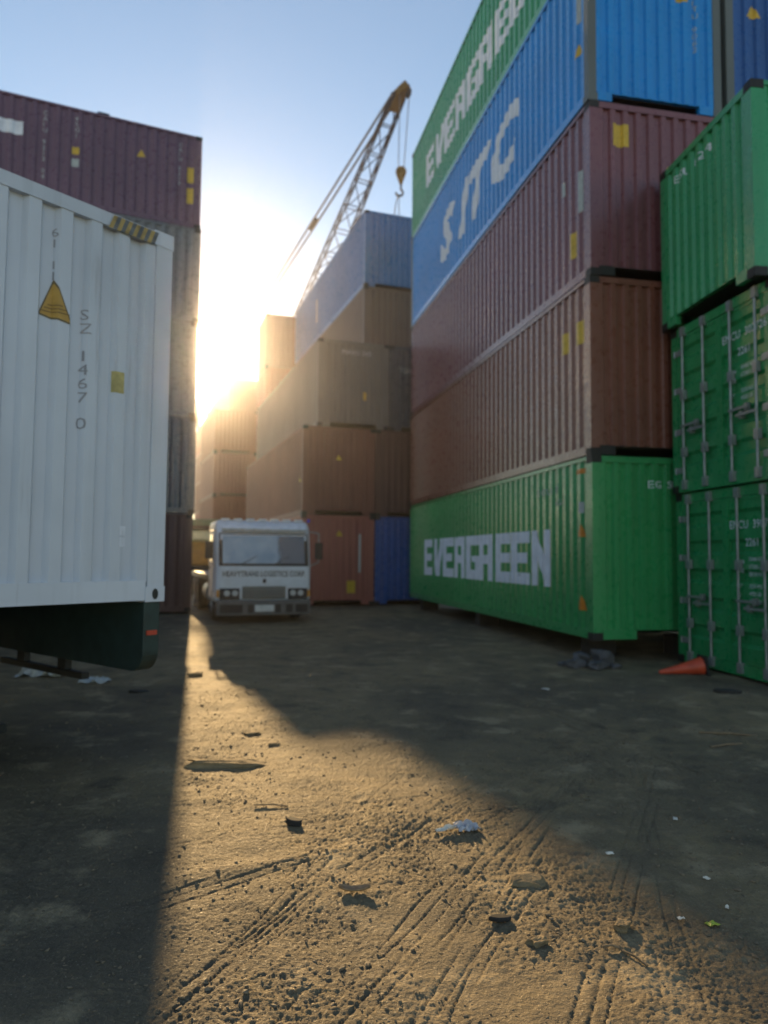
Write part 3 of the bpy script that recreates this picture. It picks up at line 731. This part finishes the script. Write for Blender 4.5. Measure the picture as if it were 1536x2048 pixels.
for s_ in (-1, 1):
    dr = obj('door', MB().box(min(s_ * 1.222, s_ * 1.238), max(s_ * 1.222, s_ * 1.238), .42, 1.42, .80, 2.40), CABW, tk, .01)
    obj('side_window', MB().box(min(s_ * 1.239, s_ * 1.246), max(s_ * 1.239, s_ * 1.246), .50, 1.36, 1.52, 2.26), GLASS, dr)
    obj('handle', MB().box(min(s_ * 1.24, s_ * 1.27), max(s_ * 1.24, s_ * 1.27), 1.18, 1.34, 1.36, 1.41), DARKTRIM, dr)
    mr = obj('mirror', MB().box(min(s_ * 1.30, s_ * 1.50), max(s_ * 1.30, s_ * 1.50), -.10, -.02, 1.62, 2.06), DARKTRIM, tk, .02)
    obj('mirror_arm', MB().tube([(s_ * 1.20, .25, 2.35), (s_ * 1.40, -.05, 2.30), (s_ * 1.40, -.05, 1.55), (s_ * 1.22, .12, 1.45)], .016, 6), GALV, mr)
    obj('step', MB().box(min(s_ * 1.0, s_ * 1.24), max(s_ * 1.0, s_ * 1.24), .25, .75, .34, .40), DARKTRIM, tk)
    obj('mudguard', MB().prism([(.75, .62), (.8, .95), (1.1, 1.12), (1.5, 1.12), (1.78, .95), (1.84, .62), (1.76, .62), (1.7, .9), (1.46, 1.04), (1.14, 1.04), (.88, .9), (.83, .62)], 'x', min(s_ * .98, s_ * 1.225), max(s_ * .98, s_ * 1.225)), DARKTRIM, tk)
    wheel('wheel', (s_ * 1.05, 1.28, .50), .50, .28, tk)
    for y in (5.2, 6.5):
        wheel('wheel', (s_ * 1.08, y, .50), .50, .28, tk); wheel('wheel', (s_ * .76, y, .50), .50, .28, tk)
    obj('chassis_rail', MB().box(min(s_ * .38, s_ * .46), max(s_ * .38, s_ * .46), .5, 8.2, .70, .94), BLACK, tk)
    obj('fuel_tank', MB().cyl((s_ * .92, 2.4, .68), (s_ * .92, 3.5, .68), .30, n=18), GALV, tk)
    obj('rear_lamp', MB().box(min(s_ * .8, s_ * 1.1), max(s_ * .8, s_ * 1.1), 8.2, 8.25, .72, .84), plain('red_reflector', (.5, .06, .03), .3), tk)
obj('flatbed', MB().box(-1.2, 1.2, 2.1, 8.3, 1.02, 1.16), plain('bed_steel', (.10, .11, .11), .6, .2), tk)
obj('bed_bearer', MB().box(-.46, -.38, 2.1, 8.2, .94, 1.02).box(.38, .46, 2.1, 8.2, .94, 1.02), BLACK, tk)
for y in (1.28, 5.2, 6.5): obj('axle', MB().cyl((-1.0, y, .5), (1.0, y, .5), .07), BLACK, tk)
obj('underbody', MB().box(-.9, .9, .2, 1.8, .36, .62), BLACK, tk)

# ------------------------------------------------------------------ yard handler behind the truck
fk = empty('container_handler', (-7.55, 31.0, 0), R(16)); tag(fk, 'yellow and green container handler in the shade left of the truck', 'forklift')
YB = plain('machine_yellow', (.50, .27, .03), .5, 0, .3, 3); GB = plain('machine_green', (.06, .17, .10), .5, 0, .3, 3)
obj('body', MB().prism([(0, 1.2), (0, 1.9), (.5, 2.2), (3.4, 2.2), (3.9, 1.8), (3.9, 1.2)], 'x', -1.25, 1.25), YB, fk, .06)
obj('chassis', MB().box(-1.0, 1.0, .1, 3.9, .45, 1.199), BLACK, fk)
obj('counterweight', MB().prism([(3.9, .7), (3.9, 2.1), (4.5, 2.0), (4.7, .8)], 'x', -1.2, 1.2), YB, fk, .06)
cb = obj('cab', MB().box(-.7, .7, .9, 2.3, 2.2, 2.3).box(-.7, -.62, .9, .98, 2.3, 2.75).box(.62, .7, .9, .98, 2.3, 2.75).box(-.7, -.62, 2.22, 2.3, 2.3, 2.75).box(.62, .7, 2.22, 2.3, 2.3, 2.75), GB, fk)
obj('roof', MB().box(-1.2, 1.2, .3, 2.8, 2.75, 3.15), GB, cb, .03); obj('window', MB().box(-.6, .6, .93, .95, 2.31, 2.74), GLASS, cb)
ms = obj('mast', MB().box(-.75, -.60, -.35, -.15, .3, 2.9).box(.60, .75, -.35, -.15, .3, 2.9).box(-.6, .6, -.32, -.18, 2.7, 2.85).box(-.75, .75, -.17, .02, .75, .95), BLACK, fk)
for s_ in (-1, 1): obj('fork', MB().box(s_ * .45 - .08, s_ * .45 + .08, -1.5, -.36, .12, .20).box(s_ * .45 - .08, s_ * .45 + .08, -.42, -.36, .2, 1.1), BLACK, ms)
for s_ in (-1, 1):
    wheel('wheel', (s_ * 1.1, .8, .74), .76, .46, fk, rimmat=BLACK); wheel('wheel', (s_ * 1.05, 3.3, .62), .64, .40, fk, rimmat=BLACK)

# ------------------------------------------------------------------ crawler crane far behind
cr_ = empty('crawler_crane', (-19.8, 86, 0), 0); tag(cr_, 'lattice boom crane with yellow boom head and hanging hook above the stacks', 'crane')
STEELB = plain('boom_steel', (.016, .024, .042), .95, 0, .3, 2)
CRY = plain('crane_yellow', (.17, .105, .03), .5, 0, .35, 2)
base = Vector((0, -2, 2)); tip = Vector((20.52, -41.0, 30.95))
bd = (tip - base); bl = bd.length; bd.normalize()
bs = bd.cross(Vector((0, 0, 1))).normalized(); bu = bs.cross(bd).normalized()
rot = Matrix((bs, bd, bu)).transposed()
bs2 = bs
def bpnt(t, i, j, hw_): return base + bd * t + bs * (i * hw_) + bu * (j * hw_ * .42)
ch = MB(); lc = MB()
nseg = 26
def bw(t):
    f_ = t / bl
    return min(1.0, .40 + (1 - f_) * 1.5, .3 + f_ * 6)
for i, j in ((-1, -1), (1, -1), (1, 1), (-1, 1)):
    for k in range(nseg):
        t0, t1 = bl * k / nseg, bl * (k + 1) / nseg
        c1 = MB(); ch.cyl(bpnt(t0, i, j, bw(t0)), bpnt(t1, i, j, bw(t1)), .07, n=6)
for k in range(nseg):
    t0, t1 = bl * k / nseg, bl * (k + 1) / nseg
    cor = [(-1, -1), (1, -1), (1, 1), (-1, 1)]
    for q in range(4):
        p, r_ = cor[q], cor[(q + 1) % 4]
        lc.cyl(bpnt(t1, *p, bw(t1)), bpnt(t1, *r_, bw(t1)), .042, n=5)
        a_, b_ = (p, r_) if k % 2 else (r_, p)
        lc.cyl(bpnt(t0, *a_, bw(t0)), bpnt(t1, *b_, bw(t1)), .042, n=5)
boom = obj('boom', ch, STEELB, cr_); obj('lattice', lc, STEELB, boom)
bh = MB(); e0 = tip - bd * 1.0; e1 = tip + bd * 1.5
bh.obox(e0, tip + bd * .2, .62, .6, bu); bh.obox(tip + bd * .1, tip + bd * .75 - bs * .35, .5, .7, bu)
head = obj('boom_head', bh, CRY, boom, .05)
for q in (-.3, .3): obj('sheave', MB().cyl(tip + bd * .5 - bs * (.24 + q * .1) - bu * .3 + bu * q, tip + bd * .5 - bs * (.36 + q * .1) - bu * .3 + bu * q, .30, n=16), BLACK, head)
for m_ in (STEELB, CRY): m_.node_tree.nodes['Principled BSDF'].inputs['Specular IOR Level'].default_value = 0.0
ROPE = plain('rope_steel', (.10, .11, .12), .6)
hk = tip + bd * .4 + Vector((.20, 0, .1))
hookz = 25.9
rp = MB(); top_ = hk
hb_top = Vector((20.66, hk.y, hookz))
rp.cyl(top_ + Vector((-.3, 0, -.3)), hb_top + Vector((-.15, 0, 0)), .03, n=5); rp.cyl(top_ + Vector((.3, 0, -.3)), hb_top + Vector((.19, 0, 0)), .03, n=5)
obj('hoist_rope', rp, ROPE, cr_)
hb = MB().cyl(hb_top + Vector((.02, -.11, -.15)), hb_top + Vector((.02, .11, -.15)), .34, n=14)
hb.prism([(hb_top.x - .28, hookz - .3), (hb_top.x + .31, hookz - .3), (hb_top.x + .09, hookz - .95), (hb_top.x - .06, hookz - .95)], 'y', hb_top.y - .10, hb_top.y + .10)
hbo = obj('hook_block', hb, CRY, cr_)
hpts = [hb_top + Vector((.02, 0, -.95)), hb_top + Vector((.02, 0, -1.25))] + [hb_top + Vector((-.07 + .22 * math.cos(t), 0, -1.5 + .22 * math.sin(t))) for t in np.linspace(1.2, -3.2, 9)]
obj('hook', MB().tube(hpts, .07, 7), BLACK, hbo)
obj('sling', MB().tube([hpts[-1] + Vector((.15, 0, -.1)), hpts[-1] + Vector((-.05, 0, -1.0)), hpts[-1] + Vector((-.12, 0, -3.2))], .035, 6).tube([hpts[-1] + Vector((.2, 0, -.1)), hpts[-1] + Vector((.2, 0, -3.2))], .03, 6), ROPE, hbo)
mast_top = Vector((-2.6, 2.5, 20.5))
pn = MB()
for s_ in (-.25, .25): pn.cyl(tip + bd * .1 + bs * .2 + Vector((s_, 0, 0)), mast_top + Vector((s_ * .6, 0, 0)), .085, n=5)
pend = obj('pendant_rope', pn, ROPE, cr_)
for f_ in (.28, .62): 
    q0 = tip.lerp(mast_top, f_) + Vector((.05, 0, .1)); obj('rope_link', MB().cyl(q0 - (mast_top - tip).normalized() * .7 + Vector((-.15, 0, 0)), q0 + (mast_top - tip).normalized() * .7 + Vector((-.15, 0, 0)), .13, n=8), BLACK, pend)
obj('mast', MB().obox((-1, 1, 2), mast_top + Vector((-.6, 0, 0)), .3, .3).obox((1, 1, 2), mast_top + Vector((.6, 0, 0)), .3, .3).obox(mast_top + Vector((-.7, 0, 0)), mast_top + Vector((.7, 0, 0)), .3, .3), STEELB, cr_)
obj('house', MB().prism([(-2.2, 1.5), (-2.2, 3.6), (3.8, 3.6), (4.6, 2.8), (4.6, 1.5)], 'x', -1.6, 1.6), CRY, cr_, .08)
obj('cab', MB().prism([(-3.2, 1.6), (-2.9, 3.4), (-1.6, 3.4), (-1.6, 1.6)], 'x', 1.62, 2.7), CRY, cr_, .06)
for s_ in (-1, 1): obj('crawler_track', MB().prism([(-3.2, .45), (-2.7, 0), (2.7, 0), (3.2, .45), (2.7, .95), (-2.7, .95)], 'x', s_ * 2.2 - .45, s_ * 2.2 + .45), RUBBER, cr_)
obj('carbody', MB().box(-1.75, 1.75, -1.2, 1.2, .5, 1.5), BLACK, cr_)

# ------------------------------------------------------------------ things lying on the ground
def lump(name, size, seed, mat, rough=.22, sub=2, flatb=True):
    bm = bmesh.new(); bmesh.ops.create_icosphere(bm, subdivisions=sub, radius=.5)
    r = random.Random(seed); off = Vector((r.uniform(0, 50), r.uniform(0, 50), r.uniform(0, 50)))
    from mathutils import noise as mn
    for v in bm.verts:
        n = mn.noise(v.co * 2.1 + off) * rough + mn.noise(v.co * 5 + off) * rough * .4
        v.co *= 1 + n
        # planar break faces
        for k in range(3):
            d = Vector((math.sin(seed * 1.7 + k * 2.1), math.cos(seed * 2.3 + k * 1.3), math.sin(seed + k * 3.1) * .6)).normalized()
            e = v.co.dot(d) - .34
            if e > 0: v.co -= d * e * .85
        v.co = Vector((v.co.x * size[0], v.co.y * size[1], v.co.z * size[2]))
    m = bpy.data.meshes.new(name); bm.to_mesh(m); bm.free(); m.materials.append(mat)
    o = bpy.data.objects.new(name, m); col.objects.link(o); return o
def put(o, x, y, sink=.2, rz=0.0, tilt=(0, 0)):
    o.location = (x, y, hz(x, y) + o.dimensions.z * (.5 - sink)); o.rotation_euler = (tilt[0], tilt[1], rz); return o
def slab_rock(size, seed, mat, jit=.16):
    from mathutils import noise as mn
    bm = bmesh.new(); bmesh.ops.create_cube(bm, size=1.0); bmesh.ops.subdivide_edges(bm, edges=bm.edges[:], cuts=5, use_grid_fill=True)
    r = random.Random(seed); off = Vector((r.uniform(0, 50), r.uniform(0, 50), r.uniform(0, 50)))
    for v in bm.verts:
        p = v.co.copy(); rr = max(abs(p.x), abs(p.y))
        if p.length > .62: v.co *= .62 / p.length * .5 + .5
        n = mn.noise(p * 2.2 + off) * jit + mn.noise(p * 6 + off) * jit * .45
        v.co += Vector((mn.noise(p * 1.7 + off * 2) * jit * 1.6, mn.noise(p * 1.9 + off * 3) * jit * 1.6, n))
        v.co = Vector((v.co.x * size[0], v.co.y * size[1], v.co.z * size[2]))
    m = bpy.data.meshes.new('rock'); bm.to_mesh(m); bm.free(); m.materials.append(mat)
    o = bpy.data.objects.new('rock', m); col.objects.link(o); return o
o = put(slab_rock((.52, .13, .055), 3, STONE), -1.20, 5.70, .2, .10, (0, .06)); tag(o, 'long flat pale rock slab lying at the left edge of the sunlit strip', 'rock')
o = put(slab_rock((.17, .10, .042), 5, STONE), .72, 3.74, .35, -.2, (.12, 0)); tag(o, 'flat tan stone half sunk in the sunlit dirt right of the paper scrap', 'rock')
o = put(slab_rock((.08, .05, .028), 6, STONE), .66, 3.18, .35, .5); tag(o, 'small wedge shaped tan stone below the flat one in the foreground', 'rock')
o = put(slab_rock((.075, .05, .034), 8, STONE), 1.05, 3.28, .3, .9); tag(o, 'crumbly tan stone near the right shadow edge in the foreground', 'rock')
o = put(slab_rock((.18, .13, .06), 9, STONE), -2.50, 9.9, .25, .3); tag(o, 'pale stone at the narrow far end of the sunlit strip', 'rock')
o = put(slab_rock((.13, .08, .03), 12, STONE), -1.18, 6.75, .3, .6); tag(o, 'tan stone in the sunlit strip a little beyond the long slab', 'rock')
o = put(slab_rock((.09, .06, .025), 13, STONE), -.92, 6.35, .3, .1); tag(o, 'smaller tan stone between the long slab and the shadow of the stacks', 'rock')
# curved bark strip
def strip(name, pts, wid, thick, curl, mat):
    mb = MB(); n = len(pts); rows = []
    for k, p in enumerate(pts):
        p = Vector(p); d = (Vector(pts[min(k + 1, n - 1)]) - Vector(pts[max(k - 1, 0)])).normalized(); a = d.cross(Vector((0, 0, 1))).normalized()
        wk = wid * (1 - abs(k / (n - 1) * 2 - 1) ** 3 * .7)
        row = []
        for t in (-1, -.5, 0, .5, 1): row.append(p + a * (t * wk) + Vector((0, 0, curl * t * t)))
        rows.append(row)
    v = [q for r_ in rows for q in r_] + [q - Vector((0, 0, thick)) for r_ in rows for q in r_]
    f = []; m = 5; o2 = n * m
    for k in range(n - 1):
        for j in range(m - 1):
            a_ = k * m + j; f.append((a_, a_ + 1, a_ + m + 1, a_ + m)); f.append((o2 + a_, o2 + a_ + m, o2 + a_ + m + 1, o2 + a_ + 1))
        f.append((k * m, k * m + m, o2 + k * m + m, o2 + k * m)); f.append((k * m + 4, o2 + k * m + 4, o2 + k * m + 9, k * m + 9))
    mb.add(v, f); return obj(name, mb, mat)
zz = hz(-.12, 3.58)
o = strip('bark_strip', [(-.20 + .03 * k, 3.595 - .012 * math.sin(k * .6), hz(-.20 + .03 * k, 3.58) + .009 + .010 * abs((k - 2.5) / 2.5) ** 2) for k in range(6)], .022, .006, .012, plain('bark', (.30, .21, .12), .7, 0, .4, 40)); tag(o, 'curled strip of bark lying in the sunlit dirt at lower centre', 'bark')
# paper scrap, crumpled: two lobes
def crumple(name, cx, cy, w_, d_, h_, seed, mat, n=9, rz=0.0):
    mb = MB(); r = random.Random(seed); v = []
    for j in range(n):
        for i in range(n):
            a, b = (i / (n - 1) - .5), (j / (n - 1) - .5)
            v.append((a * w_ + r.uniform(-.1, .1) * w_ / n * 2, b * d_ + r.uniform(-.1, .1) * d_ / n * 2, .010 + h_ * max(0, r.uniform(-.25, 1)) * (1 - 1.2 * (a * a + b * b))))
    mb.add(v, [(j * n + i, j * n + i + 1, (j + 1) * n + i + 1, (j + 1) * n + i) for j in range(n - 1) for i in range(n - 1)])
    o = obj(name, mb, mat); o.location = (cx, cy, hz(cx, cy)); o.rotation_euler = (0, 0, rz)
    s_ = o.modifiers.new('thickness', 'SOLIDIFY'); s_.thickness = .003; return o
pp = crumple('paper_scrap', .50, 4.40, .13, .10, .055, 4, plain('bluish_paper', (.42, .45, .52), .7, 0, .3, 30), rz=.3)
tag(pp, 'crumpled white and bluish paper scrap casting a shadow on the sunlit dirt', 'paper')
tl = crumple('torn_strip', -.13, -.03, .14, .035, .03, 14, plain('white_paper', (.66, .63, .56), .7, 0, .2, 30), 7, .25); tl.parent = pp; tl.location = (-.125, .0, .008)
o = crumple('plastic_bag', -4.45, 9.75, .60, .40, .16, 8, plain('pale_plastic', (.40, .44, .46), .4, 0, .3, 12), 11); tag(o, 'pale crumpled plastic sheet on the ground under the trailer', 'plastic sheet')
o = crumple('plastic_bag', -3.6, 9.3, .35, .22, .08, 18, plain('pale_plastic', (.40, .44, .46), .4, 0, .3, 12), 8); tag(o, 'small pale plastic scrap on the shaded ground behind the trailer guard', 'plastic sheet')
o = crumple('leaf', 1.45, 3.31, .055, .035, .014, 5, plain('leaf_yellow_green', (.34, .42, .04), .5, 0, .25, 30), 5, .4); tag(o, 'yellow green leaf lying in the shade at lower right', 'leaf')
for k, (x, y, s_, lb) in enumerate(((1.33, 3.35, .03, 'tiny white litter flake just left of the yellow green leaf'), (1.58, 3.45, .026, 'tiny white litter flake just right of the yellow green leaf'),
        (1.62, 3.75, .03, 'tiny white litter flake beyond the yellow green leaf in the shade'), (1.23, 4.05, .04, 'pale litter flake in the shade beside the shadow edge at right'),
        (1.80, 4.6, .04, 'larger pale litter flake in the dark dirt at the right'), (2.0, 9.1, .10, 'white scrap alone on the dark ground in front of the green EVERGREEN side'))):
    o = crumple('paper_bit', x, y, s_, s_ * .6, .010, 30 + k, plain('white_paper', (.66, .63, .56), .7, 0, .2, 30), 4, k * 1.1)
    tag(o, lb, 'litter', 'white litter bits in the shade')
# dark rubber / steel bits
def plate(x, y, sx_, sy_, rz, label, name='rubber_piece', h_=.03):
    r = random.Random(int(x * 100)); pts = [((.5 + r.uniform(-.08, .06)) * sx_ * math.cos(t), (.5 + r.uniform(-.1, .06)) * sy_ * math.sin(t)) for t in np.linspace(0, 2 * math.pi, 11, False)]
    o = obj(name, MB().prism(pts, 'z', 0, h_), RUBBER, None, .006); o.location = (x, y, hz(x, y) + .002); o.rotation_euler = (R(5), R(4), rz); tag(o, label, 'rubber scrap'); return o
plate(4.15, 8.93, .34, .12, .1, 'black flat scrap on the ground in front of the fallen cone', h_=.04)
plate(.53, 3.37, .11, .045, .15, 'dark scrap half buried in the sunlit dirt at lower right', h_=.02)
plate(-.52, 4.45, .10, .06, -.3, 'dark scrap in the sunlit dirt near the left shadow', h_=.035)
plate(-2.85, 8.7, .22, .09, .2, 'black scrap on the shaded ground near the trailer', h_=.03)
# twigs
for k, (x, y, a_, l_) in enumerate(((1.02, 3.05, 150, .13), (.95, 3.12, 100, .07), (-.7, 4.75, 95, .22), (3.2, 6.9, 105, .5), (3.0, 6.5, 70, .35))):
    d = Vector((math.sin(R(a_)), math.cos(R(a_)), 0)) * l_ / 2; c_ = Vector((x, y, hz(x, y) + .008))
    o = obj('twig', MB().tube([c_ - d, c_ + d * .1 + Vector((0, .008, .006)), c_ + d], .005 if l_ < .3 else .010, 6), plain('twig_wood', (.20, .14, .08), .8, 0, .4, 40))
    tag(o, ['thin pale twig at the right shadow edge in the foreground', 'short twig beside the longer one in the foreground', 'dark twig lying across the left part of the sunlit dirt', 'long stick in the shaded ruts at the right edge', 'stick in the shade below the longer one at the right edge'][k], 'twig')
# rubble pile under the near corner of the right stack
rub = [(2.86, 10.95, .34, .20, .16, 'grey rubble lump at the left of the pile under the stack corner'), (3.14, 10.80, .44, .24, .16, 'broad grey rubble slab at the front of the pile under the stack corner'),
       (2.98, 11.18, .46, .30, .26, 'largest grey rubble block at the back of the pile under the stack corner'), (3.30, 11.10, .34, .3, .34, 'upright grey rubble block right under the container corner'),
       (3.42, 10.85, .16, .12, .09, 'small grey rubble bit at the right of the pile under the stack corner'), (2.70, 11.12, .18, .12, .09, 'small grey rubble bit at the left back of the pile')]
for k, (x, y, a_, b_, c_, lb) in enumerate(rub):
    o = put(slab_rock((a_ * .7, b_ * .75, c_ * .7), 40 + k, ROCKGREY, .2), x, y, .12, k * .7); o.name = 'rubble'; tag(o, lb, 'rubble', 'rubble pile under the stack corner')
# fallen traffic cone
cn = empty('traffic_cone', (4.50, 10.45, hz(4.5, 10.45))); tag(cn, 'orange traffic cone with black base lying on its side by the green doors', 'traffic cone')
tipv = Vector((-.60, .02, .025)); bc = Vector((0, 0, .125)); ax = (tipv - bc).normalized(); ln = (tipv - bc).length
obj('cone', MB().lathe([(0.0, .125), (.03, .12), (ln * .5, .07), (ln - .02, .03), (ln, .022), (ln, .0)], bc, ax, 20), plain('cone_orange', (.55, .075, .03), .5, 0, .25, 6), cn)
q = ax.orthogonal().normalized()
obj('base', MB().obox(bc - ax * .04, bc, .31, .28), RUBBER, cn, .01)
# pebbles and small clods, too many to count
def pebbles():
    n = 15000; mb_v = []; mb_f = []
    ph = (1 + 5 ** .5) / 2
    iv = np.array([(-1, ph, 0), (1, ph, 0), (-1, -ph, 0), (1, -ph, 0), (0, -1, ph), (0, 1, ph), (0, -1, -ph), (0, 1, -ph), (ph, 0, -1), (ph, 0, 1), (-ph, 0, -1), (-ph, 0, 1)]) / 1.9
    fi = [(0, 11, 5), (0, 5, 1), (0, 1, 7), (0, 7, 10), (0, 10, 11), (1, 5, 9), (5, 11, 4), (11, 10, 2), (10, 7, 6), (7, 1, 8), (3, 9, 4), (3, 4, 2), (3, 2, 6), (3, 6, 8), (3, 8, 9), (4, 9, 5), (2, 4, 11), (6, 2, 10), (8, 6, 7), (9, 8, 1)]
    t = rng.uniform(0, 1, n); y = 2.1 + 7.5 * t ** 1.7; x = rng.uniform(-1, 1, n) * (.9 + y * .55) + .2
    keep = np.clip(.55 + 1.4 * perlin(x * 1.3, y * 1.3, 77), .1, 1) > rng.uniform(0, 1, n); x, y = x[keep], y[keep]; n = len(x)
    z = height(x, y); s_ = .0022 + .0085 * rng.uniform(0, 1, n) ** 6 + .0009 * y * rng.uniform(0, 1, n)
    V = np.zeros((n, 12, 3)); 
    for k in range(n):
        jit = 1 + rng.uniform(-.28, .28, (12, 1)); a = rng.uniform(0, 6.28); sc_ = np.array([rng.uniform(.8, 1.7), rng.uniform(.7, 1.1), rng.uniform(.45, .8)]) * s_[k]
        p = iv * jit * sc_; c, s2 = math.cos(a), math.sin(a)
        V[k, :, 0] = p[:, 0] * c - p[:, 1] * s2 + x[k]; V[k, :, 1] = p[:, 0] * s2 + p[:, 1] * c + y[k]; V[k, :, 2] = p[:, 2] + z[k] + s_[k] * .2
    F = (np.array(fi)[None] + (np.arange(n) * 12)[:, None, None]).reshape(-1, 3)
    m = bpy.data.meshes.new('pebbles'); m.from_pydata(V.reshape(-1, 3).tolist(), [], F.tolist()); m.materials.append(plain('pebble_stone', (.17, .132, .085), .8, 0, .45, 25))
    o = bpy.data.objects.new('pebbles', m); col.objects.link(o); tag(o, 'small pebbles and crumbs of dirt strewn over the ground', 'pebbles', kind='stuff')
pebbles()

# ------------------------------------------------------------------ haze added for the veiling glare of the sun
if GLARE_HAZE_DENSITY > 0:
    hm = bpy.data.materials.new('glare_haze'); hm.use_nodes = True; hn = hm.node_tree; hn.nodes.clear()
    ho = N(hn, 'ShaderNodeOutputMaterial'); pv = N(hn, 'ShaderNodeVolumePrincipled')
    pv.inputs['Color'].default_value = (.88, .87, .98, 1); pv.inputs['Density'].default_value = GLARE_HAZE_DENSITY; pv.inputs['Anisotropy'].default_value = .92
    hn.links.new(pv.outputs[0], ho.inputs['Volume'])
    hb_ = obj('glare_haze', MB().box(-330, 330, -130, 340, -1.2, 34.5), None); hb_.data.materials.append(hm)
    tag(hb_, 'thin haze added for the glare of the low sun', kind='stuff')
